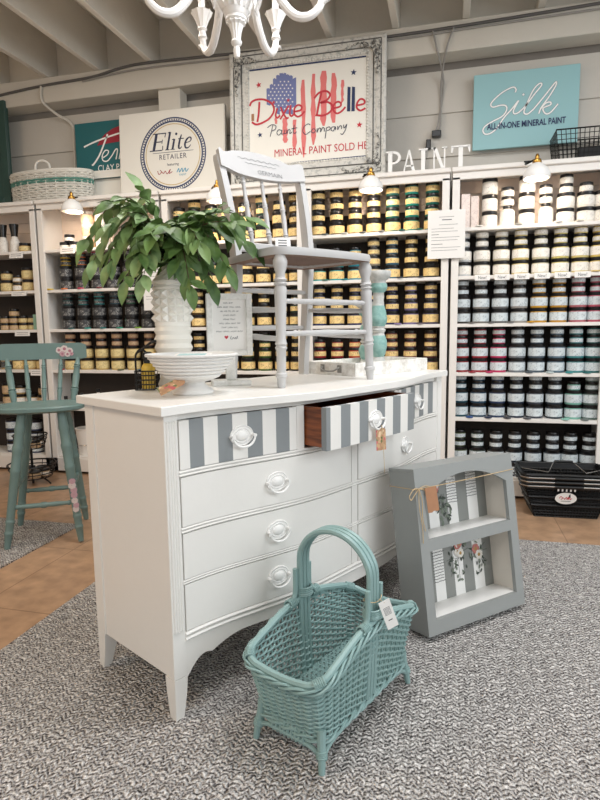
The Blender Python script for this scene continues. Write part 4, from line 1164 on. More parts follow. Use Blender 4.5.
# tip offsets: sideways, up, towards the back ; mid offset rises first
BR = [(-.275, .075, -.02, .24, 'reaching far left toward the clip lamp', 0), (-.24, .0, -.07, .24, 'drooping far left, lowest on that side', 1), (-.205, .215, .05, .10, 'rising to the upper left', 1),
      (-.075, .235, -.02, .05, 'standing highest, left of centre', 1), (.035, .17, .06, .06, 'rising straight up right of centre', 2), (.12, .165, .02, .09, 'rising to the upper right', 0),
      (.265, .145, -.04, .11, 'stretching right across the chair back', 2), (.27, .06, .0, .17, 'stretching right, its tip beside the chair seat', 2), (.20, -.02, -.10, .17, 'drooping right over the framed note', 2),
      (.085, -.075, -.12, .17, 'drooping over the right vase shoulder', 2), (-.115, -.055, -.12, .19, 'drooping left of the vase neck', 0), (-.02, .08, -.14, .10, 'leaning toward the viewer at the middle', 2),
      (.19, .11, .08, .10, 'leaning right behind the others', 2), (-.15, .10, .08, .13, 'leaning left behind the others', 0), (-.16, .12, -.10, .13, 'leaning left in front, above the middle', 1), (.12, .055, -.12, .12, 'leaning right in front, below the middle', 0),
      (-.07, .02, -.12, .13, 'hanging just left of the vase mouth', 0), (.05, .0, -.10, .12, 'hanging just right of the vase mouth', 2), (-.21, .05, .02, .15, 'spreading left below the top ones', 0), (-.06, -.05, -.13, .14, 'hanging lowest in front of the left vase shoulder', 1), (.14, -.06, -.05, .16, 'hanging lowest on the right, above the framed note', 2), (.22, .12, -.10, .07, 'reaching right toward the chair post', 2), (-.17, .0, -.10, .19, 'drooping left between the lamp and the vase', 0), (.03, .10, -.13, .06, 'short and upright in front of the others', 2), (.16, .03, .03, .14, 'spreading right below the top ones', 2)]
for i, (rx, uz, dp, arch, lab, mi) in enumerate(BR):
    t = thing('leafy_branch', 'green leafy branch '+lab, 'branch', NECK, 0, 'green branches in the studded vase')
    tip = CR*rx+E3*uz+CF*dp
    mid = CR*rx*.45+E3*(uz*.5+arch*.75)+CF*dp*.4
    path = [Vector((0, 0, -.08))+Vector((lr.uniform(-.006, .006), lr.uniform(-.006, .006), 0)), Vector((0, 0, .0))+CR*rx*.02+CF*dp*.02, mid*.55+Vector((0, 0, .01)), mid, (mid+tip)*.5+E3*(arch*.16), tip]
    P = catmull(path, per=7)
    g = G(); g.tube(P, [lerp(.0036, .0012, k/(len(P)-1)) for k in range(len(P))], 6); g.build('stem', M_stem, t)
    g = G(); n = len(P); nl = 21
    for k in range(nl):
        q = lerp(.22, .99, k/(nl-1)); idx = min(n-2, int(q*(n-1))); b = P[idx]; tan = (P[idx+1]-P[idx]).normalized()
        side = tan.cross(E3); side = side.normalized() if side.length > .05 else CR
        ang = lr.uniform(.6, 1.1); sg = 1 if k % 2 else -1
        d = tan*math.cos(ang)+(side*sg*lr.uniform(.5, 1)+E3*lr.uniform(-.95, .25)+CF*lr.uniform(-.5, .3)).normalized()*math.sin(ang)
        L = lr.uniform(.056, .088); 
        up = (E3*.8-CF*.7+Vector((lr.uniform(-.5, .5), lr.uniform(-.5, .5), lr.uniform(-.2, .4))))
        leaf(g, b, d, up, L, L*lr.uniform(.42, .54))
    leaf(g, P[-1], (P[-1]-P[-3]), E3-CF*.6, .085, .038)
    g.build('foliage', M_leaf[mi], t)

# ---- footed ribbed bowl
BP = dl(.250, .195)
t = thing('footed_bowl', 'white ribbed footed bowl at the left front of the dresser, a leaflet in it', 'bowl', BP); t.scale = (.95, .95, 1)
M_matte = mat('chalky_white_paint', (226, 225, 222), .6, noise=(30, .02))
prof = [(.030, 0), (.064, 0), (.068, .004), (.068, .012), (.062, .018), (.048, .024), (.040, .032), (.040, .037)]
prof2 = [(.040, .037), (.062, .042), (.088, .052)]
for k in range(6):
    q = k/5; r = lerp(.092, .138, q**.8); z = lerp(.055, .108, q)
    prof2 += [(r-.002, z), (r+.003, z+.003), (r+.003, z+.006), (r, z+.0085)]
prof2 += [(.148, .118), (.150, .122), (.148, .126), (.142, .125), (.132, .112), (.11, .085), (.07, .062), (.002, .056)]
G().lathe(prof, 40).build('foot', M_matte, t); G().lathe(prof2, 48, caps=False).build('bowl_body', M_matte, t)
g = G(); g.box(-.055, .055, -.04, .04, 0, .0012); 
M_leaflet = mat('aqua_leaflet_print', (120, 196, 200), .5)
for a, b in ((-.03, -.012), (.0, .018)): g.add([(-.045, a, .0015), (.04, a, .0015), (.04, b, .0015), (-.045, b, .0015)], [(0, 1, 2, 3)], 1)
o = g.build('leaflet', [M_paper, M_leaflet], None, BP+Vector((.005, .0, .1215)), (R_(3), 0, DA-.8)); tag(o, 'white and aqua leaflet lying in the footed bowl', 'leaflet')
fp = BP-CF*.066
M = Matrix.Translation(BP-CF*.078-CR*.030+Vector((0, 0, .042))) @ Matrix.Rotation(R_(14.45-12), 4, 'Z') @ Matrix.Rotation(R_(-50), 4, 'X') @ Matrix.Rotation(R_(50), 4, 'Y')
paper_tag('gift_tag', 'floral kraft tag leaning on the foot of the ribbed bowl', [(-.019, -.062), (.019, -.062), (.019, .012), (.011, .02), (-.011, .02), (-.019, .012)], None, [M_floral, M_twine], M=M)

# ---- framed note on a pedestal
NP = dl(.505, .310)
t = thing('framed_note', 'white wooden framed note with a red heart, on a pedestal foot beside the bowl', 'frame', NP, R_(28))
M_wwash = distressed('whitewashed_wood', (206, 204, 198), (238, 237, 233), 30, (.3, .6))
g = G().box(-.068, .068, -.040, .040, 0, .019, .003); g.build('foot', M_wwash, t)
G().box(-.017, .017, -.010, .010, .019, .116, .002).build('pedestal', M_wwash, t)
fz0, fz1, fw, bw = .104, .322, .080, .021
g = G()
g.box(-fw, -fw+bw, -.014, .012, fz0, fz1, .002).box(fw-bw, fw, -.014, .012, fz0, fz1, .002)
g.box(-fw+bw, fw-bw, -.014, .012, fz0, fz0+bw, .002).box(-fw+bw, fw-bw, -.014, .012, fz1-bw, fz1, .002)
g.build('frame', M_wwash, t)
g = G().box(-fw+bw, fw-bw, -.003, .004, fz0+bw, fz1-bw)
yy = -.0035; zc = fz1-bw-.014
for w in (.036, .082, .062, .040, .042, .072, .054, .092):
    x = -w/2; gap = lr.randint(4, 8); k_ = 0
    while x < w/2:          # small hand-printed capitals, too small to read
        k_ += 1
        if k_ % gap:
            h_ = lr.uniform(.0040, .0052); d_ = lr.uniform(-.0006, .0006)
            g.ribbon([(x, zc), (x+d_, zc+h_)], .0009, yy, 1, smooth=False)
            m_ = lr.choice((0, .5, 1)); g.ribbon([(x, zc+h_*m_), (x+.0024, zc+h_*lr.choice((0, .5, 1)))], .0009, yy, 1, smooth=False)
        x += .0036
    zc -= .0142
hz_ = zc-.004
g.flat([(-.012, hz_-.007), (-.005, hz_+.001), (-.006, hz_+.005), (-.0095, hz_+.006), (-.012, hz_+.003), (-.0145, hz_+.006), (-.018, hz_+.005), (-.019, hz_+.001)], yy, 2)
g.ribbon([(.002, hz_-.004), (.006, hz_+.005), (.003, hz_-.005), (.009, hz_-.006), (.012, hz_), (.016, hz_-.006), (.020, hz_), (.022, hz_-.007), (.027, hz_+.004), (.028, hz_-.006)], .0014, yy, 3)
g.build('note', [M_paper, M_ink, M_red, M_blueblack], t)

# ---- cane-seated chair
CP = dl(.768, .243); CA = DA-.135
t = thing('cane_chair', 'pale grey spindle-back chair with a cane seat, standing on top of the dresser', 'chair', CP, CA)
def turned(z0, z1, pts, n=16):
    return [(r, lerp(z0, z1, q)) for q, r in pts]
SEAT = .452
legp = [(0, .012), (.02, .0135), (.075, .0155), (.085, .020), (.105, .020), (.115, .0155), (.13, .0155), (.28, .0165), (.30, .021), (.315, .0165), (.33, .021), (.345, .018), (.37, .0165), (.70, .0205), (.74, .021), (.755, .017), (.77, .023), (.785, .017), (.80, .023), (.815, .017), (.85, .016), (.91, .024), (.94, .024), (.97, .018), (1.0, .016)]
def align(a, b):
    a, b = Vector(a), Vector(b); return Matrix.Translation(a) @ (b-a).to_track_quat('Z', 'Y').to_matrix().to_4x4(), (b-a).length
FL, FR = Vector((-.212, -.19, 0)), Vector((.218, -.19, 0)); FLt, FRt = Vector((-.200, -.178, SEAT-.005)), Vector((.200, -.178, SEAT-.005))
for a, b in ((FL, FLt), (FR, FRt)):
    M, L = align(a, b); G().lathe(turned(0, L, legp), 18, M=M).build('front_leg', M_chair, t)
BL, BRr = Vector((-.160, .186, 0)), Vector((.210, .190, 0))
def back_post(base, sx):
    # sawn post: kicks back at the foot, leans back above the seat
    pts = [(base.x, .195, 0), (base.x-sx*.002, .186, .10), (base.x-sx*.006, .165, .25), (base.x-sx*.008, .152, .40), (base.x-sx*.004, .152, .50), (base.x+sx*.002, .172, .62), (base.x+sx*.008, .202, .75), (base.x+sx*.012, .232, .85)]
    P = catmull(pts, per=4); n = len(P); vs = []
    for i, p in enumerate(P):
        q = i/(n-1); w = .0135; d = lerp(.017, .021, min(1, q*2.2)) if q < .7 else lerp(.021, .015, (q-.7)/.3)
        if q > .97: w *= .8; d *= .8
        vs += [(p.x-w, p.y-d, p.z), (p.x+w, p.y-d, p.z), (p.x+w, p.y+d, p.z), (p.x-w, p.y+d, p.z)]
    fs = [(3, 2, 1, 0), (4*n-4, 4*n-3, 4*n-2, 4*n-1)]
    for i in range(n-1):
        for k in range(4): k2 = (k+1) % 4; fs.append((4*i+k, 4*i+k2, 4*i+4+k2, 4*i+4+k))
    return G().add(vs, fs).build('back_post', M_chair, t, angle=40)
back_post(BL, -1); back_post(BRr, 1)
# seat ring and cane
def seat_outline(sc):
    raw = [(-.185, .165), (-.215, -.02), (-.232, -.13), (-.215, -.195), (-.15, -.218), (0, -.226), (.15, -.218), (.215, -.195), (.232, -.13), (.222, -.02), (.195, .165)]
    c = Vector((0, -.025)); P = [c+(Vector(p)-c)*sc for p in raw]
    Q = catmull([(p.x, p.y) for p in P], per=4); return [(p.x, p.y) for p in Q]
oo, ii = seat_outline(1), seat_outline(.76)
n = len(oo); g = G(); vs = []
for z_, P, k in ((SEAT-.014, oo, .985), (SEAT-.002, oo, 1.0), (SEAT+.012, oo, .985), (SEAT+.014, ii, 1), (SEAT-.014, ii, 1)):
    vs += [(x*k, (y+.025)*k-.025, z_) for x, y in P]
fs = []
for L_ in range(5):
    L2 = (L_+1) % 5
    for i in range(n): j = (i+1) % n; fs.append((L_*n+i, L_*n+j, L2*n+j, L2*n+i))
g.add(vs, fs, [1 if k//n == 4 else 0 for k in range(5*n)]); g.build('seat_frame', [M_chair, mat('bare_brown_wood', (120, 92, 76), .6)], t, angle=40)
M_cane = mat('grey_brown_cane', (122, 100, 88), .6)
g = G()
def inside(x, y):
    c = False; P = ii
    for a in range(len(P)):
        x1, y1 = P[a]; x2, y2 = P[a-1]
        if (y1 > y) != (y2 > y) and x < (x2-x1)*(y-y1)/(y2-y1)+x1: c = not c
    return c
def cane_line(x0, y0, dx, dy, L, zz, w):
    run = []; k = 0; N_ = 60
    for k in range(N_+1):
        x, y = x0+dx*L*k/N_, y0+dy*L*k/N_
        if inside(x, y): run.append((x, y))
    if len(run) > 2:
        (xa, ya), (xb, yb_) = run[0], run[-1]; e = .012
        xa -= dx*e; ya -= dy*e; xb += dx*e; yb_ += dy*e
        zf = lambda x, y: zz-.012*max(0, 1-((x/.17)**2+((y+.025)/.15)**2))
        M_ = 6; pts = [(lerp(xa, xb, q/M_), lerp(ya, yb_, q/M_)) for q in range(M_+1)]
        g.tube([(x, y, zf(x, y)) for x, y in pts], w, 4)
for k in range(-12, 13):
    cane_line(k*.0155, -.25, 0, 1, .5, SEAT+.004, .0024); cane_line(-.25, -.025+k*.0155, 1, 0, .5, SEAT+.001, .0024)
for k in range(-15, 16, 1):
    s_ = math.sqrt(.5); cane_line(k*.0219-.25, -.275, s_, s_, .75, SEAT-.002, .0019); cane_line(k*.0219+.25, -.275, -s_, s_, .75, SEAT-.004, .0019)
g.build('cane_panel', M_cane, t)
# rails, spindles, crest
def stretcher(a, b, r=.0095, fancy=True):
    M, L = align(a, b)
    pr = [(0, r*.8), (.12, r*.9), (.15, r*1.25), (.18, r*.9), (.35, r*1.1), (.5, r*1.3), (.65, r*1.1), (.82, r*.9), (.85, r*1.25), (.88, r*.9), (1, r*.8)] if fancy else [(0, r*.85), (.5, r*1.15), (1, r*.85)]
    G().lathe([(q, L*z) for z, q in pr], 12, M=M).build('stretcher', M_chair, t)
L3 = lambda a, b, q: a+(b-a)*q
for z_ in (.183, .292): stretcher(L3(FL, FLt, z_/SEAT), L3(FR, FRt, z_/SEAT))
for z_ in (.165, .262):
    stretcher(L3(FL, FLt, z_/SEAT), (BL.x+.004, .172, z_+.01), fancy=False); stretcher(L3(FR, FRt, z_/SEAT), (BRr.x-.006, .172, z_+.01), fancy=False)
stretcher((BL.x, .176, .20), (BRr.x, .176, .20), fancy=False); stretcher((BL.x+.005, .158, .345), (BRr.x-.006, .158, .345), fancy=False)
def yb_at(z_): return lerp(.152, .232, ss((z_-.47)/.42)) if z_ > .5 else .152
G().box(BL.x, BRr.x, .142, .162, .490, .526, .004).build('lower_rail', M_chair, t)
g = G()
up = [(-.180, .866), (-.172, .872), (-.155, .858), (-.10, .872), (0, .880), (.10, .872), (.155, .858), (.21, .872), (.232, .866)]
dn = [(.232, .800), (.19, .792), (.10, .778), (0, .772), (-.10, .778), (-.15, .792), (-.180, .800)]
P = [(p.x, p.y) for p in catmull(up, per=4)]+[(p.x, p.y) for p in catmull(dn, per=4)]
Mc = Matrix.Translation((0, .217, .82)) @ Matrix.Rotation(R_(-16), 4, 'X') @ Matrix.Translation((0, 0, -.82))
g.prism(P[::-1], -.020, -.001, 0, Mc); g.build('crest_rail', M_chair, t)
g = G(); g.text('GERMAIN', .045, .790, .024, -.0212, 0, Mc, sx=1.2)
g.ribbon([(-.10+.008*k, .845+.003*math.sin(k*1.7)) for k in range(26)], .0018, -.0212, 0, Mc); g.ribbon([(-.07+.008*k, .828+.0025*math.sin(k*2.1)) for k in range(20)], .0015, -.0212, 0, Mc)
g.build('lettering', mat('faded_grey_print', (138, 138, 138), .8), t)
spp = [(0, .008), (.10, .0085), (.13, .012), (.15, .008), (.17, .012), (.20, .0085), (.45, .0105), (.52, .0085), (.55, .012), (.57, .009), (.60, .011), (.63, .008), (.85, .007), (.88, .010), (.90, .007), (1, .007)]
for x in (-.086, .004, .094):
    M, L = align((x*.95+.006, .152, .523), (x+.008, .208, .79)); G().lathe([(r, L*q) for q, r in spp], 12, M=M).build('spindle', M_chair, t)
TM = DM @ Matrix.Translation((.768, .243, DH)) @ Matrix.Rotation(-.135, 4, 'Z')
M = TM @ Matrix.Translation((.055, .128, SEAT+.075)) @ Matrix.Rotation(R_(-4), 4, 'X') @ Matrix.Rotation(-.3, 4, 'Z')
g = G().box(-.032, .032, -.0006, .0006, -.014, .026)
for k in range(3): g.ribbon([(-.02, .016-.010*k), (.016, .016-.010*k)], .004, -.0008, 1, smooth=False)
g.v = [tuple(M @ Vector(p)) for p in g.v]
tag(g.build('price_tag', [M_paper, M_ink]), 'white price tag hanging on the lower back rail of the cane chair', 'tag')

# ---- tray and candlesticks
TA = -.09; TP = dl(1.270, .252)
t = thing('wooden_tray', 'whitewashed wooden tray with a metal pull, at the far end of the dresser', 'tray', TP, DA+TA)
tw_, td_, th_ = .245, .138, .055
M_tray = distressed('whitewashed_tray', (196, 190, 180), (236, 234, 229), 24, (.32, .55))
G().box(-tw_+.01, tw_-.01, -td_+.01, td_-.01, .001, .012).build('tray_bottom', M_tray, t)
g = G().box(-tw_, tw_, -td_, -td_+.012, 0, th_, .002).box(-tw_, tw_, td_-.012, td_, 0, th_, .002).box(-tw_, -tw_+.012, -td_+.012, td_-.012, 0, th_, .002).box(tw_-.012, tw_, -td_+.012, td_-.012, 0, th_, .002)
g.build('tray_sides', M_tray, t)
M_pewter = mat('pewter_pull', (150, 148, 142), .45, metal=.6)
g = G(); g.box(-tw_-.003, -tw_, -.062, -.038, .012, .044, .001).box(-tw_-.003, -tw_, .038, .062, .012, .044, .001)
g.tube(catmull([(-tw_-.002, -.048, .034), (-tw_-.014, -.046, .028), (-tw_-.018, -.03, .020), (-tw_-.018, 0, .018), (-tw_-.018, .03, .020), (-tw_-.014, .046, .028), (-tw_-.002, .048, .034)], per=4), .0035, 7)
g.build('pull', M_pewter, t)
M_candle_aqua = distressed('crackled_aqua_paint', (112, 158, 151), (150, 188, 181), 34, (.35, .6))
M_candle_grey = distressed('chalky_grey_paint', (168, 171, 168), (208, 208, 203), 34, (.3, .6))
def candlestick(loc, H, label, k=1.):
    q = [(.050, 0, 0), (.052, .01, 0), (.052, .035, 0), (.044, .05, 1), (.034, .075, 1), (.032, .10, 1), (.026, .125, 0), (.034, .16, 0), (.041, .24, 0), (.040, .29, 0), (.031, .345, 1), (.026, .37, 1), (.033, .39, 1), (.034, .405, 1), (.027, .42, 1), (.030, .44, 0), (.040, .485, 0), (.041, .52, 0), (.034, .60, 0), (.027, .65, 1), (.024, .70, 1), (.026, .74, 1), (.025, .78, 0), (.038, .81, 0), (.041, .84, 0), (.037, .875, 1), (.034, .90, 1), (.048, .925, 1), (.056, .95, 1), (.058, .98, 1), (.056, 1.0, 1), (.02, .997, 1)]
    t = thing('candlestick', label, 'candlestick', loc, 0, 'turned aqua candlesticks on the tray')
    G().lathe([(r*k, z*H, m) for r, z, m in q], 28).build('turned_body', [M_candle_aqua, M_candle_grey], t, angle=50)
candlestick(dl(1.30, .225, DH+.0125), .43, 'taller aqua and grey turned candlestick, right of the chair leg on the tray', .95)
candlestick(dl(1.352, .325, DH+.0125), .30, 'shorter aqua turned candlestick half hidden behind the chair leg on the tray', .95)

# ---- black wire caddy with a yellow bottle
KP = dl(.222, .415)
t = thing('wire_caddy', 'small black wire caddy with an arched handle, behind the bowl and vase', 'caddy', KP, R_(15)); t.scale = (.8, .8, 1)
g = G()
g.tube(catmull([(-.036, 0, 0), (-.038, 0, .10), (-.030, 0, .125), (-.012, 0, .135), (.006, 0, .125), (.016, 0, .10), (.018, 0, .08)], per=4), .0042, 7)
g.tube(catmull([(-.030, 0, .125), (-.005, 0, .138), (.03, 0, .158), (.052, 0, .162)], per=4), .0045, 7)
g.build('handle', M_wire, t)
g = G()
for z_ in (.003, .02, .035, .05, .064): g.tube([(-.036, -.03, z_), (.044, -.03, z_), (.044, .03, z_), (-.036, .03, z_)], .0022, 5, closed=True)
for k in range(8):
    x = lerp(-.036, .044, k/7); g.tube([(x, -.03, .064), (x, -.03, .003), (x, .03, .003), (x, .03, .064)], .0014, 4)
g.build('basket', M_wire, t)
t = thing('spray_bottle', 'small yellow bottle with a black pump in the wire caddy', 'bottle', KP+CR*.010+Vector((0, 0, .0055)))
M_ylw = mat('yellow_bottle_label', (214, 178, 66), .4, noise=(60, .12))
G().lathe([(.021, 0), (.022, .003), (.022, .068), (.018, .078), (.011, .084)], 18).build('bottle_body', M_ylw, t)
G().lathe([(.013, .084), (.0135, .10), (.017, .102), (.016, .118), (.010, .122)], 16).build('pump', M_black, t)
g = G().box(-.018, .018, 0, .001, 0, .052)
for a in range(2):
    for b in range(2): g.disc(-.006+.012*a, .016+.018*b, .006, .008, -.0005, 1, 10)
tag(g.build('printed_card', [M_paper, M_crimson], None, dl(.258, .452), (R_(-8), 0, R_(14))), 'little white card with dark red marks left of the vase foot', 'card')
# ================================================================ teal wicker basket on the rug
BC_ = Vector((-.2935, 1.525, 0)); BA_ = R_(66.9)
t = thing('wicker_basket', 'teal painted wicker basket with a tall arched handle, on the rug before the dresser', 'basket', BC_, BA_)
def rrect(a, b, n, r):
    """n points evenly along a rounded rectangle a x b (half sizes)"""
    segs = [('l', (a, -b+r), (a, b-r)), ('c', (a-r, b-r), 0), ('l', (a-r, b), (-a+r, b)), ('c', (-a+r, b-r), 90), ('l', (-a, b-r), (-a, -b+r)), ('c', (-a+r, -b+r), 180), ('l', (-a+r, -b), (a-r, -b)), ('c', (a-r, -b+r), 270)]
    P = []
    for s in segs:
        if s[0] == 'l':
            for k in range(24): q = k/24; P.append((lerp(s[1][0], s[2][0], q), lerp(s[1][1], s[2][1], q)))
        else:
            for k in range(8): an = R_(s[2]+90*k/8); P.append((s[1][0]+r*math.cos(an), s[1][1]+r*math.sin(an)))
    D = [0]
    for i in range(len(P)): D.append(D[-1]+math.dist(P[i], P[(i+1) % len(P)]))
    T = D[-1]; out = []; j = 0
    for k in range(n):
        d = T*k/n
        while D[j+1] < d: j += 1
        q = (d-D[j])/(D[j+1]-D[j]); A, B = P[j], P[(j+1) % len(P)]
        out.append((lerp(A[0], B[0], q), lerp(A[1], B[1], q)))
    return out
ZB = .078; NS = 46; SUB = 4; NN = NS*SUB
BOT, TOP = rrect(.222, .104, NN, .035), rrect(.262, .126, NN, .045)
def rim_z(x, y): 
    return .238+.064*max(0, 1-(x/.25)**2)**1.2+(.018*(abs(y)/.126)**2-.012)*ss((abs(x)-.15)/.1)
def wall(k, q, off=0):
    k %= NN; bx, by_ = BOT[k]; tx, ty = TOP[k]
    f = max(0, q)**1.25
    x, y = lerp(bx, tx, f), lerp(by_, ty, f); z = lerp(ZB, rim_z(tx, ty), q)
    x0, y0 = TOP[(k-1) % NN]; x1, y1 = TOP[(k+1) % NN]; nx, ny = y1-y0, x0-x1; L = math.hypot(nx, ny)
    return Vector((x+nx/L*off, y+ny/L*off, z))
g = G(); ROWS_ = 23
for r in range(ROWS_):
    pts = [wall(k, (r+.5)/ROWS_, .0052*math.cos(PI*k/SUB+PI*r)) for k in range(NN)]
    g.tube(pts, .0031, 6, closed=True)
g.build('woven_wall', M_teal, t)
g = G()
for s in range(NS): g.tube([wall(s*SUB, q/5) for q in range(6)], .0036, 6)
g.build('stakes', M_teal, t)
g = G()
for i in range(-12, 13):
    y = .100*i/12.5; g.tube([(x_/20*.215, y, ZB+.004+.0042*math.cos(PI*x_+PI*i)) for x_ in range(-20, 21)], .0034, 5)
for i in range(-10, 11): x = .21*i/10.5; g.tube([(x, -.1, ZB+.004), (x, .1, ZB+.004)], .0035, 5)
g.build('woven_floor', M_teal, t)
g = G()
g.tube([wall(k, 1.0, -.004)+Vector((0, 0, .006)) for k in range(0, NN, 2)], .0098, 8, closed=True); g.build('rim', M_teal, t)
g = G()
for ph in range(3):
    g.tube([wall(k, .965+.045*math.sin(2*PI*k/(SUB*4)+ph*2*PI/3), .009+.0055*math.cos(2*PI*k/(SUB*4)+ph*2*PI/3)) for k in range(NN)], .0037, 6, closed=True)
for k0 in (0, NN//4, NN//2, 3*NN//4):
    pass
g.build('braided_border', M_teal, t)
# corner wraps on the rim
def wrap(c, axis, R, n=5, r=.0028, L=.03):
    c = Vector(c); ax = Vector(axis).normalized(); u, v = perp_frame(ax)
    g.tube([c+ax*(L*(i/(n*10))-L/2)+(u*math.cos(2*PI*i/10)+v*math.sin(2*PI*i/10))*R for i in range(n*10+1)], r, 5)
cks = [min(range(NN), key=lambda k: math.dist(TOP[k], (sx*.25, sy*.116))) for sx in (-1, 1) for sy in (-1, 1)]
for k in cks:
    p = wall(k, 1, -.004)+Vector((0, 0, .006)); g = G(); wrap(p, wall(k+3, 1)-wall(k-3, 1), .0125, 6); g.build('wrapping', M_teal, t)
kh = [min(range(NN), key=lambda k: math.dist(TOP[k], (0, sy*.126))) for sy in (-1, 1)]
for k, sy in zip(kh, (-1, 1)):
    p = wall(k, 1, -.004)
    for dx in (-.03, .03):
        g = G(); wrap(wall(k+(7 if dx > 0 else -7)*(-sy), 1, -.004)+Vector((0, 0, .008)), (1, 0, 0), .0135, 5); g.build('wrapping', M_teal, t)
    g = G(); wrap(p+Vector((0, -sy*.006, .03)), (0, 0, 1), .024, 5, .003, .028); g.build('wrapping', M_teal, t)
# handle: three canes side by side with braces that sweep into the rim
g = G()
for dx in (-.0165, 0, .0165):
    hy = .114
    arch = [(dx, hy-.006, .085), (dx, hy, .20), (dx, hy+.002, .30), (dx, hy+.004, .40)]
    for k in range(1, 12):
        a = PI*k/12; arch.append((dx, (hy+.006)*math.cos(a), .418+.118*math.sin(a)))
    arch += [(dx, -hy-.004, .40), (dx, -hy-.002, .30), (dx, -hy, .20), (dx, -hy+.006, .085)]
    g.tube(catmull(arch, per=4), .0088, 8)
g.build('handle', M_teal, t)
for sy in (-1, 1):
    for sx in (-1, 1):
        g = G(); y = sy*.122
        P = [(sx*.033, y, .405), (sx*.033, y, .345), (sx*.040, y, .320), (sx*.065, y, .306), (sx*.11, y*1.0, .295)]
        g.tube(catmull(P, per=5), .0076, 8)
        g.build('handle_brace', M_teal, t)
# legs and skirt
for sx in (-1, 1):
    for sy in (-1, 1):
        g = G(); g.tube([(sx*.216, sy*.098, ZB+.03), (sx*.218, sy*.099, ZB), (sx*.225, sy*.105, .04), (sx*.231, sy*.109, 0)], [.011, .0115, .0105, .0085], 10)
        wrap((sx*.2235, sy*.1035, .045), (sx*.2, sy*.12, -1), .0125, 4, .0028, .018)
        g.build('leg', M_teal, t)
g = G()
for sy in (-1, 1):
    g.tube(catmull([(-.224, sy*.105, .034), (-.185, sy*.106, .060), (-.10, sy*.107, .070), (0, sy*.107, .073), (.10, sy*.107, .070), (.185, sy*.106, .060), (.224, sy*.105, .034)], per=4), .0068, 8)
for sx in (-1, 1):
    g.tube(catmull([(sx*.224, -.105, .034), (sx*.225, -.078, .052), (sx*.226, -.03, .057), (sx*.226, .03, .057), (sx*.225, .078, .052), (sx*.224, .105, .034)], per=4), .0062, 8)
    for k in range(9):
        y = lerp(-.05, .05, k/8); g.tube([(sx*.225, y, .048), (sx*.229, y, .068), (sx*.223, y, .088)], .0045, 6)
for r in (0, 1): g.tube([wall(k, -.02+.03*math.sin(2*PI*k/(SUB*3)+r*PI), .006+.004*math.cos(2*PI*k/(SUB*3)+r*PI)) for k in range(NN)], .004, 6, closed=True)
g.build('skirt', M_teal, t)
BM_ = Matrix.Translation(BC_) @ Matrix.Rotation(BA_, 4, 'Z')
M = BM_ @ Matrix.Translation((.002, -.150, .372)) @ Matrix.Rotation(R_(14.45)-BA_+R_(16), 4, 'Z') @ Matrix.Rotation(R_(-20), 4, 'Y')
g = G(); g.prism([(-.0165, -.085), (.0165, -.085), (.0165, 0), (-.0165, 0)], -.0006, .0006)
for k in range(7): g.ribbon([(-.010, -.022-.0035*k), (.010, -.022-.0035*k)], .0013, -.0008, 1, smooth=False)
g.ribbon([(-.006, -.06), (.006, -.06)], .003, -.0008, 1, smooth=False)
g.v = [tuple(M @ Vector(p)) for p in g.v]
g.tube([BM_ @ Vector((.036*math.cos(a), -.117+.019*math.sin(a), .372+.004*math.cos(2*a))) for a in [2*PI*i/16 for i in range(16)]], .001, 5, closed=True, mat=2)
g.tube([BM_ @ Vector((.0, -.137, .374)), M @ Vector((0, -.001, -.006))], .001, 5, mat=2)
tag(g.build('price_tag', [M_paper, M_ink, M_twine]), 'white price tag tied to the teal basket handle', 'tag')

# ================================================================ grey cubby shelf leaning back
M_grey = mat('grey_furniture_paint', (150, 153, 151), .45, noise=(26, .03))
M_inner = mat('warm_white_inner', (226, 219, 208), .5, noise=(20, .02))
P1, P2 = Vector((-.045, 1.933, 0)), Vector((.309, 2.275, 0))
SA = math.atan2(P2.y-P1.y, P2.x-P1.x); TH = R_(9.2)
SP = (P1+P2)/2+Vector((0, 0, .0225))
t = thing('cubby_shelf', 'grey arched two-tier cubby shelf with striped back, leaning on the dresser', 'shelf', SP, rot=(-TH, 0, SA))
SW, SH, SDp = .246, .587, .14
g = G()
g.box(-SW, -SW+.014, .014, SDp, 0, SH-.014, .0015).box(SW-.014, SW, .014, SDp, 0, SH-.014, .0015)
g.box(-SW-.0, SW, .014, SDp, SH-.014, SH, .0015).box(-SW+.014, SW-.014, .014, SDp-.008, 0, .012)
g.box(-SW+.014, SW-.014, SDp-.006, SDp, .005, SH-.014)
g.build('case', M_grey, t)
g = G()      # face frame with an arched head
AZ0, AZ1, IX = .485, .548, SW-.040
arch = [(lerp(IX, -IX, k/24), AZ0+(AZ1-AZ0)*(1-(1-k/12)**2)) for k in range(25)]      # right to left
g.box(-SW, -IX, 0, .016, 0, AZ0, .0).box(IX, SW, 0, .016, 0, AZ0, .0)
vs = []
for k in range(25):
    x, z = arch[k]; X = SW*math.cos(PI*k/24) if 0 < k < 24 else (SW if k == 0 else -SW)
    X = lerp(SW, -SW, k/24) if 0 < k < 24 else X
    vs += [(x, 0, z), (X, 0, SH), (x, .016, z), (X, .016, SH)]
fs = []
for k in range(24):
    a, b = 4*k, 4*k+4
    fs += [(b, a, a+1, b+1), (a+2, b+2, b+3, a+3), (a, b, b+2, a+2), (a+1, a+3, b+3, b+1)]
fs += [(0, 2, 3, 1), (96, 97, 99, 98)]
g.add(vs, fs)
g.add([(IX, 0, AZ0), (SW, 0, AZ0), (SW, 0, SH), (SW, .016, AZ0), (SW, .016, SH)], [(0, 1, 2), (1, 3, 4, 2)])
g.add([(-IX, 0, AZ0), (-SW, 0, AZ0), (-SW, 0, SH), (-SW, .016, AZ0), (-SW, .016, SH)], [(0, 2, 1), (1, 2, 4, 3)])
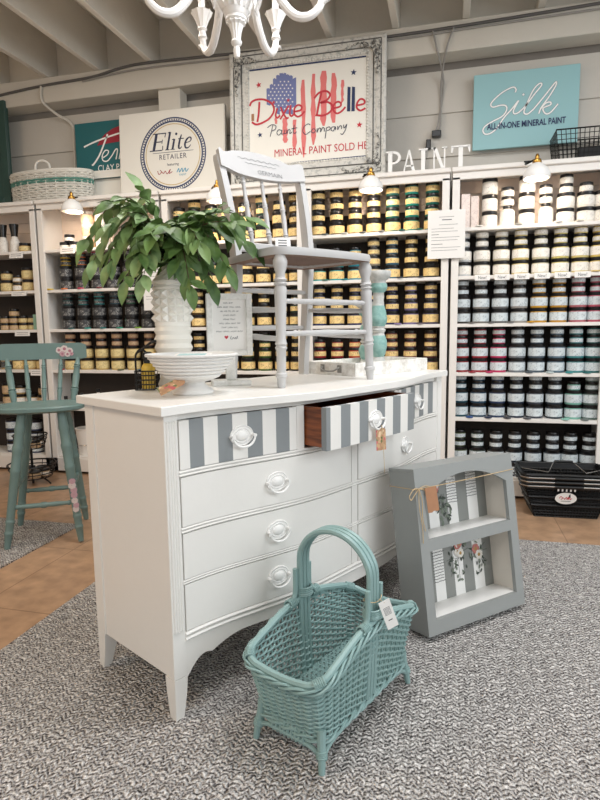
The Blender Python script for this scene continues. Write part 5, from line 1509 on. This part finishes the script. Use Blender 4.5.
g.box(-IX, IX, 0, .016, .292, .332).box(-IX, IX, 0, .016, 0, .052)
g.build('face_frame', M_grey, t, angle=25)
G().box(-SW+.014, SW-.014, .0162, SDp-.006, .318, .332).build('shelf_board', M_white, t)
G().box(-SW+.014, SW-.014, .0162, SDp-.008, .040, .052).build('bottom_board', M_white, t)
g = G()
for s in (-1, 1): g.box(s*(SW-.0165)-.0022, s*(SW-.0165)+.0022, .0165, SDp-.008, .05, SH-.015)
g.build('inner_lining', M_inner, t)
g = G(); xb = [-.232, -.18, -.13, -.08, -.03, .02, .07, .125, .18, .232]
for i, (a, b) in enumerate(zip(xb[:-1], xb[1:])): g.add([(a, SDp-.0075, .05), (b, SDp-.0075, .05), (b, SDp-.0075, SH-.015), (a, SDp-.0075, SH-.015)], [(0, 1, 2, 3)], (i+1) % 2)
g.build('striped_back', [M_white, mat('soft_grey_stripe', (140, 142, 138), .5)], t)
# printed script and flower transfers
yp = SDp-.0085; sr = random.Random(5)
for (x0, x1, z0, z1, n) in ((.014, .076, .415, .535, 12), (.122, .184, .425, .55, 12), (-.086, -.022, .125, .26, 13)):
    g = G()
    for k in range(n):
        z = lerp(z1, z0, k/(n-1)); x = x0; pts = []
        while x < x1-sr.uniform(0, .01): pts.append((x, z+sr.uniform(-.0015, .002))); x += .004
        if len(pts) > 2: g.ribbon(pts, .0022, yp, 0, smooth=False)
    g.build('script_print', mat('charcoal_script_print', (74, 74, 72), .8), t)
M_fl = [mat('print_leaf_dark', (70, 78, 70), .7), mat('print_leaf_grey', (120, 130, 116), .7), mat('print_rose_white', (230, 224, 214), .7), mat('print_rose_pink', (188, 120, 112), .7), mat('print_rose_core', (176, 140, 84), .7)]
def bouquet(cx, cz, nL, nF, spread, y=yp-.0006, cols=(2, 3)):
    g = G(); k_ = 0
    for k in range(nL):
        a = sr.uniform(0, 2*PI); r = sr.uniform(.2, 1)*spread; x, z = cx+r*math.cos(a)*.6, cz+r*math.sin(a)
        an = sr.uniform(0, 2*PI); L, W = sr.uniform(.014, .027), sr.uniform(.006, .011)
        P = [(x+L*c*math.cos(an)-W*s*math.sin(an), z+L*c*math.sin(an)+W*s*math.cos(an)) for c, s in ((-.5, 0), (-.1, -.5), (.25, -.4), (.5, 0), (.25, .4), (-.1, .5))]
        g.flat(P, y-.00004*k_, k % 2); k_ += 1
    for k in range(5):
        a = sr.uniform(0, 2*PI); g.ribbon([(cx, cz), (cx+spread*.5*math.cos(a)*.6, cz+spread*.5*math.sin(a)+.006), (cx+spread*math.cos(a)*.7, cz+spread*math.sin(a))], .0014, y, 0)
    for k in range(nF):
        x, z = cx+sr.uniform(-.4, .4)*spread*.6, cz+sr.uniform(-.6, .7)*spread; R0 = sr.uniform(.012, .021); c = cols[k % 2]
        for j in range(6):
            a = 2*PI*j/6+k; g.disc(x+R0*.55*math.cos(a), z+R0*.55*math.sin(a), R0*.55, R0*.55, y-.00004*k_, c if j % 2 else (2 if c == 2 else 3), 10); k_ += 1
        g.disc(x, z, R0*.4, R0*.4, y-.00004*k_, 4, 10); k_ += 1
    return g.build('flower_print', M_fl, t)
bouquet(-.004, .392, 46, 0, .062); bouquet(.045, .190, 46, 5, .088); bouquet(.152, .185, 34, 2, .075, cols=(3, 2)); bouquet(-.045, .475, 14, 3, .035, cols=(3, 2)); bouquet(.085, .262, 10, 2, .03, cols=(3, 2))
SM = Matrix.Translation(SP) @ Matrix.Rotation(SA, 4, 'Z') @ Matrix.Rotation(-TH, 4, 'X')
tz = .520
g = G(); g.tube([SM @ Vector(p) for p in ((-SW-.0016, SDp, tz+.0), (-SW-.0016, -.0016, tz-.004), (-.10, -.0018, tz-.003), (.10, -.0018, tz+.0), (SW+.0016, -.0016, tz+.004), (SW+.0016, SDp, tz+.002), (SW, SDp+.0016, tz), (-SW, SDp+.0016, tz))], .0016, 5, closed=True)
for sx, pts in ((1, [(0, 0), (-.022, .002), (-.045, -.018), (-.040, -.034), (-.022, -.018), (0, 0)]), (1, [(0, 0), (.03, .006), (.062, -.006), (.068, -.022), (.045, -.022), (.02, -.006), (0, 0)]), (1, [(0, 0), (-.006, -.06), (.0, -.13), (-.004, -.19)]), (1, [(0, 0), (.01, -.05), (.004, -.10), (.012, -.15)])):
    g.tube([SM @ Vector((-SW+.012+x, -.006+.002*math.sin(9*x), tz-.002+z)) for x, z in [(p.x, p.y) for p in catmull(pts, per=5)]], .0015, 5)
tag(g.build('twine_bow', M_twine), 'jute twine tied in a bow around the grey cubby shelf', 'twine')
M = SM @ Matrix.Translation((-SW+.062, -.008, tz-.008)) @ Matrix.Rotation(R_(-4), 4, 'Y')
paper_tag('gift_tag', 'brown kraft tag hanging from the twine on the grey cubby shelf', [(-.026, -.082), (-.008, -.084), (.0, -.080), (.018, -.084), (.026, -.082), (.027, .004), (-.025, .006)], None, [M_kraft, M_twine], M=M)

# ================================================================ green bar stool
SC_ = Vector((-2.10, 2.605, 0)); SR = R_(30.8)
t = thing('bar_stool', 'sea green spindle-back bar stool with painted roses, at the left edge', 'stool', SC_, SR)
SZ = .714
pf = [(0, .017), (.04, .020), (.10, .024), (.105, .027), (.12, .027), (.125, .024), (.18, .025), (.19, .028), (.205, .028), (.21, .025), (.55, .030), (.56, .033), (.58, .033), (.59, .030), (.70, .031), (.72, .035), (.745, .035), (.76, .030), (.85, .030), (.87, .034), (.90, .030), (1.0, .025)]
feet = {}
for sx in (-1, 1):
    for sy in (-1, 1):
        a, b = Vector((sx*.177, sy*.187, 0)), Vector((sx*.094+.016, sy*.098, SZ-.03)); feet[sx, sy] = (a, b)
        M, L = align(a, b); G().lathe([(r*.80, L*q) for q, r in pf], 18, M=M).build('leg', M_stool, t)
def st_str(p, q, nm='stretcher'):
    M, L = align(p, q); pr = [(0, .009), (.06, .010), (.10, .014), (.13, .010), (.3, .013), (.44, .012), (.47, .016), (.53, .016), (.56, .012), (.7, .013), (.87, .010), (.90, .014), (.94, .010), (1, .009)]
    G().lathe([(r, L*z) for z, r in pr], 14, M=M).build(nm, M_stool, t)
for sy, q in ((-1, .30), (1, .30)): st_str(L3(*feet[-1, sy], q), L3(*feet[1, sy], q))
for sx in (-1, 1): st_str(L3(*feet[sx, -1], .42), L3(*feet[sx, 1], .42))
g = G(); op = []
for k in range(40):
    a = 2*PI*k/40; c, s = math.cos(a), math.sin(a); op.append((.225*math.copysign(abs(c)**.75, c), .168*math.copysign(abs(s)**.75, s)))
vs = []
for sc, z in ((.90, SZ-.034), (1.0, SZ-.024), (1.0, SZ-.008), (.96, SZ), (.55, SZ-.007)): vs += [(x*sc, y*sc, z) for x, y in op]
fs = [(i*40+k, i*40+(k+1) % 40, (i+1)*40+(k+1) % 40, (i+1)*40+k) for i in range(4) for k in range(40)]+[tuple(range(40))[::-1], tuple(range(160, 200))]
g.add(vs, fs).build('seat', M_stool, t)
RZ0, RZ1 = .94, 1.03
def rail_y(x): return .225-.55*x*x
g = G(); xs_ = [-.232+.464*k/16 for k in range(17)]; vs = []
for x in xs_:
    e = abs(x)/.232; zt = RZ1-.012*(e > .985); zb_ = RZ0+.006*(e > .985)
    zt += .008*(1-ss((e-.3)/.2))*0
    vs += [(x, rail_y(x)-.011, zb_), (x, rail_y(x)-.011, zt), (x, rail_y(x)+.011, zt), (x, rail_y(x)+.011, zb_)]
fs = [(0, 1, 2, 3)[::-1], (64, 65, 66, 67)]
for i in range(16):
    for k in range(4): k2 = (k+1) % 4; fs.append((4*i+k2, 4*i+k, 4*i+4+k, 4*i+4+k2))
rail_o = g.add(vs, [f[::-1] for f in fs]).build('crest_rail', M_stool, t)
sp = [(0, .011), (.08, .013), (.20, .015), (.27, .018), (.29, .013), (.31, .018), (.34, .014), (.55, .016), (.75, .013), (.78, .017), (.80, .012), (.82, .016), (.86, .011), (1, .009)]
for x, k in ((-.185, 1.2), (-.093, .8), (0, .8), (.093, .8), (.185, 1.2)):
    M, L = align((x*.82, .148-.25*x*x, SZ-.012), (x, rail_y(x), RZ0+.01)); G().lathe([(r*k, L*q) for q, r in sp], 14, M=M).build('spindle', M_stool, t)
def roses(parent, M, pts, sc):
    g = G(); k_ = 0
    for x, z, R0, c in pts:
        for j in range(7):
            a = 2*PI*j/7; y = -.00012*k_; k_ += 1
            g.disc(x+R0*.6*math.cos(a), z+R0*.6*math.sin(a), R0*.55, R0*.55, y, c, 10)
        g.disc(x, z, R0*.5, R0*.5, -.00012*k_, 2, 10); k_ += 1
    for x, z, an in sc:
        g.flat([(x+.014*c*math.cos(an)-.008*s*math.sin(an), z+.014*c*math.sin(an)+.008*s*math.cos(an)) for c, s in ((-.6, 0), (0, -.5), (.9, 0), (0, .5))], -.00002, 3)
    g.v = [tuple(M @ Vector(p)) for p in g.v]
    return g.build('rose_decal', [mat('rose_petal_white', (214, 202, 200), .7), mat('rose_petal_pink', (196, 158, 168), .7), mat('rose_heart', (176, 120, 134), .7), mat('rose_leaf', (66, 92, 52), .7)], parent)
xr = .115
M = Matrix.Translation((xr, rail_y(xr)-.0118, .985)) @ Matrix.Rotation(-math.atan(1.1*xr), 4, 'Z')
roses(rail_o, M, [(-.03, .005, .016, 0), (.0, .012, .018, 0), (.028, .0, .017, 0), (-.012, -.016, .014, 1), (.016, -.018, .014, 0), (.038, -.016, .010, 1)], [(-.052, -.004, 2.8), (-.045, -.02, 3.4), (.056, -.01, -.3), (.05, .014, .5)])
lg = [o for o in t.children if o.name.startswith('leg')][2]
a, b = feet[1, -1]; d = (b-a).normalized(); p = L3(a, b, .36); yv = Vector((.12, -1, 0)); xv = yv.cross(d).normalized()*-1; yv = d.cross(xv).normalized()
g = G(); k_ = 0
for q, c, R0 in ((-.075, 0, .015), (-.055, 1, .013), (-.03, 0, .014), (0., 1, .015), (.025, 1, .014), (.05, 0, .016), (.072, 1, .013)):
    for j in range(7):
        an = 2*PI*j/7; cx_, cz_ = R0*.6*math.cos(an)+.003*math.sin(q*90), q+R0*.6*math.sin(an); P = []
        for m_ in range(9):
            x_, z_ = (cx_+R0*.55*math.cos(2*PI*m_/9)), cz_+R0*.55*math.sin(2*PI*m_/9)
            th_ = x_/.024; r_ = .0252+.0001*k_
            P.append(p+d*z_+xv*(r_*math.sin(th_))-yv*(r_*math.cos(th_)))
        g.add(P, [tuple(range(9))], c); k_ += 1
g.build('rose_decal', [MATS['rose_petal_white'], MATS['rose_petal_pink']], lg)

# ================================================================ black shopping baskets
def shop_basket(z, label, parts_label=False, handles=True):
    t = thing('shopping_basket', label, 'basket', (.665, 3.595, z), R_(3), 'nested black shopping baskets')
    H, a0, b0, a1, b1 = .205, .168, .112, .235, .152
    Pt = lambda sx, sy, q, e=0: Vector((sx*(lerp(a0, a1, q)+e), sy*(lerp(b0, b1, q)+e), .004+H*q))
    g = G()
    for side in range(4):
        def W(u, q):
            c = [(-1, -1), (1, -1), (1, 1), (-1, 1)]; A, B = c[side], c[(side+1) % 4]
            return Pt(A[0], A[1], q).lerp(Pt(B[0], B[1], q), u)
        nu = 22 if side % 2 == 0 else 15
        for k in range(11):
            q = k/10*.84; g.tube([W(0, q), W(1, q)], .0052 if k not in (4, 7) else .011, 4)
        for k in range(nu+1): u = k/nu; g.tube([W(u, 0), W(u, .86)], .0042, 4)
        P = [W(0, .84), W(1, .84), W(1, 1), W(0, 1)]
        g.add(P, [(0, 1, 2, 3)]); 
    g.add([Pt(-1, -1, 0), Pt(1, -1, 0), Pt(1, 1, 0), Pt(-1, 1, 0)], [(0, 1, 2, 3)])
    g.build('basket_body', M_black, t)
    g = G()
    for q, e, r in ((.86, .004, .005), (.93, .006, .004), (1.0, .006, .008)):
        pr = rrect(lerp(a0, a1, q)+e, lerp(b0, b1, q)+e, 48, .03); g.tube([(x, y, .004+H*q) for x, y in pr], r, 6, closed=True)
    g.build('rim', M_black, t)
    for sy in (-1, 1):          # wire handle folded down on the rim, with a black grip
        ra = a1+.012; rb = sy*(b1+.016)
        if handles and sy > 0: continue
        g = G(); g.tube([(-ra, rb*.2, .004+H*.93), (-ra-.004, rb*.8, .004+H*.93), (-ra+.03, rb, .004+H*.93), (0, rb, .004+H*.93), (ra-.03, rb, .004+H*.93), (ra+.004, rb*.8, .004+H*.93), (ra, rb*.2, .004+H*.93)], .0042, 6)
        hd = g.build('handle', M_steel, t)
        G().tube([(-.075, rb, .004+H*.93), (.075, rb, .004+H*.93)], .0095, 8).build('grip', M_black, hd)
    if handles:
        g = G(); g.tube([(-a1, .03, H), (-.10, -.115, H+.012), (-.055, -.02, H+.05), (.055, -.02, H+.05), (.10, -.115, H+.012), (a1, .03, H)], .0036, 6)
        hd = g.build('handle', M_steel, t); G().tube([(-.05, -.02, H+.055), (.05, -.02, H+.055)], .008, 8).build('grip', M_black, hd)
    return t
b0 = shop_basket(FZ, 'bottom black shopping basket of the nested stack, standing on the tan floor', handles=False)
g = G(); M = Matrix.Translation((-.01, -.1465, .125)) @ Matrix.Rotation(R_(11), 4, 'X')
g.disc(0, 0, .058, .036, -.003, 0, 32, M); g.ribbon([(-.034, .0), (-.028, .012), (-.018, .002), (-.026, -.008), (-.014, .004), (-.006, -.006), (-.002, .004), (.004, .008), (.006, -.006), (.014, .012), (.012, -.006), (.022, .012), (.022, -.006), (.032, .002)], .0035, -.004, 1, M)
g.ribbon([(-.026, -.017), (.026, -.017)], .003, -.004, 2, M, smooth=False); g.flat([(.014, .010), (.024, .006), (.022, .028), (.016, .024)], -.0042, 3, M)
for k in range(5): g.ribbon([(-.044+.022*k, .044), (-.044+.022*k, .058)], .009, -.004, 0, M, smooth=False)
g.build('oval_label', [M_paper, M_red, M_ink, M_black], b0)
shop_basket(FZ+.024, 'middle black shopping basket of the nested stack by the white-label bookcase', handles=False)
shop_basket(FZ+.048, 'topmost black shopping basket of the nested stack, its wire handles folded down')

# ================================================================ tiered wire stand behind the stool
t = thing('wire_stand', 'black two-tier wire stand of little jars, behind the green stool legs', 'stand', (-2.93, 3.50, FZ))
g = G(); g.tube([(0, 0, .0), (0, 0, .44)], .009, 8); g.tube(catmull([(0, 0, .44), (.03, 0, .47), (0, 0, .50), (-.03, 0, .47), (0, 0, .44)], per=4), .005, 6)
for k in range(3): a = 2*PI*k/3; g.tube(catmull([(0, 0, .07), (.10*math.cos(a), .10*math.sin(a), .04), (.15*math.cos(a), .15*math.sin(a), .005)], per=3), .006, 6)
g.build('pole', M_wire, t)
for z0, R0 in ((.055, .165), (.27, .115)):
    g = G()
    for z_, k in ((0, .8), (.03, .88), (.06, .95), (.09, 1.0)): g.tube([(R0*k*math.cos(2*PI*i/28), R0*k*math.sin(2*PI*i/28), z0+z_) for i in range(28)], .004 if z_ < .09 else .006, 5, closed=True)
    for i in range(14): a = 2*PI*i/14; g.tube([(0, 0, z0), (R0*.8*math.cos(a), R0*.8*math.sin(a), z0), (R0*math.cos(a), R0*math.sin(a), z0+.09)], .0028, 4)
    g.build('wire_basket', M_wire, t)
for n, (r, a, z0) in enumerate([(.085, -100, .055), (.085, -40, .055), (.085, 20, .055), (.085, 80, .055), (.085, 140, .055), (.085, 200, .055), (.056, -110, .27), (.056, -20, .27), (.056, 70, .27), (.056, 160, .27)]):
    jar('S', (190, 160, 120), M_lab_tan if n % 2 else M_lab_bright, M_lid, (-2.93+r*math.cos(R_(a)), 3.50+r*math.sin(R_(a)), FZ+z0+.0035),
        'small jar, %s around the pole in the %s basket of the wire stand' % (ORD[n] if n < 6 else ORD[n-6], 'lower' if n < 6 else 'upper'), 'paint jar', 'little jars in the wire stand')

# ================================================================ chandelier
HC = Vector((-.785, 2.17, 0))
t = thing('chandelier', 'white carved chandelier hanging from the ceiling at the top of the photo', 'chandelier', HC, R_(14.45))
M_chan = mat('chalk_white_plaster', (238, 236, 233), .45, noise=(30, .015))
g = G(); n = 36
prof = [(.001, 2.100), (.010, 2.104), (.0125, 2.118), (.012, 2.135), (.010, 2.142), (.019, 2.150), (.021, 2.158), (.017, 2.164)]
g.lathe(prof, 20)
def fluted(prof, k=12, dep=.07):
    vs = []; N_ = k*4
    for r, z in prof:
        for i in range(N_): a = 2*PI*i/N_; q = r*(1+dep*math.cos(k*a)*(1 if .3 < 1 else 0)); vs.append((q*math.cos(a), q*math.sin(a), z))
    fs = [(i*N_+j, i*N_+(j+1) % N_, (i+1)*N_+(j+1) % N_, (i+1)*N_+j) for i in range(len(prof)-1) for j in range(N_)]
    g.add(vs, fs)
fluted([(.014, 2.160), (.018, 2.19), (.026, 2.215), (.036, 2.222), (.034, 2.228)])
g.lathe([(.034, 2.226), (.040, 2.232), (.038, 2.242), (.045, 2.25), (.047, 2.262), (.05, 2.266)], 28)
fluted([(.049, 2.264), (.060, 2.285), (.068, 2.305), (.072, 2.322), (.066, 2.328)], 16, .05)
g.lathe([(.066, 2.326), (.050, 2.34), (.034, 2.36), (.030, 2.42), (.040, 2.45), (.046, 2.50), (.034, 2.56), (.024, 2.60), (.030, 2.63), (.016, 2.66), (.010, 2.70)], 24)
g.build('body', M_chan, t)
g = G()
for k in range(16): g.tube([(.0025*math.cos(2*PI*i/8)+0, .0, 2.70+.036*k+.012+.016*math.sin(2*PI*i/8)) if k % 2 else (0, .006*math.cos(2*PI*i/8), 2.70+.036*k+.012+.02*math.sin(2*PI*i/8)) for i in range(8)], .003, 5, closed=True)
g.tube([(0, 0, 2.69), (0, 0, 3.3)], .004, 6)
g.build('chain', M_chan, t)
g = G().lathe([(.06, 3.275), (.055, 3.285), (.05, 3.30)], 20).build('canopy', M_chan, t)
for az in (-31, 25, 97, -106):
    a = R_(90-az); c, s = math.cos(a), math.sin(a)
    pf2 = [(.052, 2.37), (.09, 2.40), (.13, 2.37), (.17, 2.29), (.22, 2.235), (.272, 2.228), (.312, 2.258), (.326, 2.30)]
    P = [(p.x*c, p.x*s, p.y) for p in catmull(pf2, per=5)]; m_ = len(P)
    g = G(); g.tube(P, [.012+.004*math.sin(PI*k/(m_-1)) for k in range(m_)], 10)
    for q, ln, up_ in ((.12, .05, .03), (.42, -.02, .05), (.86, .05, .035)):        # carved leaves along the arm
        b = Vector(P[int(q*(m_-1))]); out = Vector((c, s, 0))
        g.tube([b, b+out*ln*.4+E3*up_*.5, b+out*ln*.9+E3*up_*.8, b+out*ln*1.2+E3*up_*.6], [.013, .013, .009, .002], 7, sq=.6)
    arm = g.build('arm', M_chan, t)
    g = G(); bx_, by2 = .326*c, .326*s; Mx = Matrix.Translation((bx_, by2, 0))
    g.lathe([(.012, 2.296), (.020, 2.305), (.016, 2.315), (.013, 2.33), (.020, 2.338), (.017, 2.345)], 18, M=Mx)
    vs = []
    for r, z in ((.016, 2.343), (.024, 2.365), (.036, 2.39), (.044, 2.402), (.038, 2.404), (.014, 2.398)):
        for i in range(40): a2 = 2*PI*i/40; q = r*(1+.06*math.cos(10*a2)); vs.append((bx_+q*math.cos(a2), by2+q*math.sin(a2), z))
    g.add(vs, [(i*40+j, i*40+(j+1) % 40, (i+1)*40+(j+1) % 40, (i+1)*40+j) for i in range(5) for j in range(40)])
    g.lathe([(.014, 2.396), (.013, 2.48), (.002, 2.482)], 14, M=Mx)
    g.build('candle_cup', M_chan, arm)
g = G()
for k in range(8):       # scrolls round the bowl
    a = 2*PI*k/8+.3; c, s = math.cos(a), math.sin(a)
    g.tube([(r*c, r*s, z) for r, z in ((.062, 2.345), (.082, 2.36), (.095, 2.335), (.088, 2.30), (.078, 2.275), (.082, 2.262))], [.010, .011, .011, .009, .007, .003], 7)
g.build('scroll', M_chan, t)
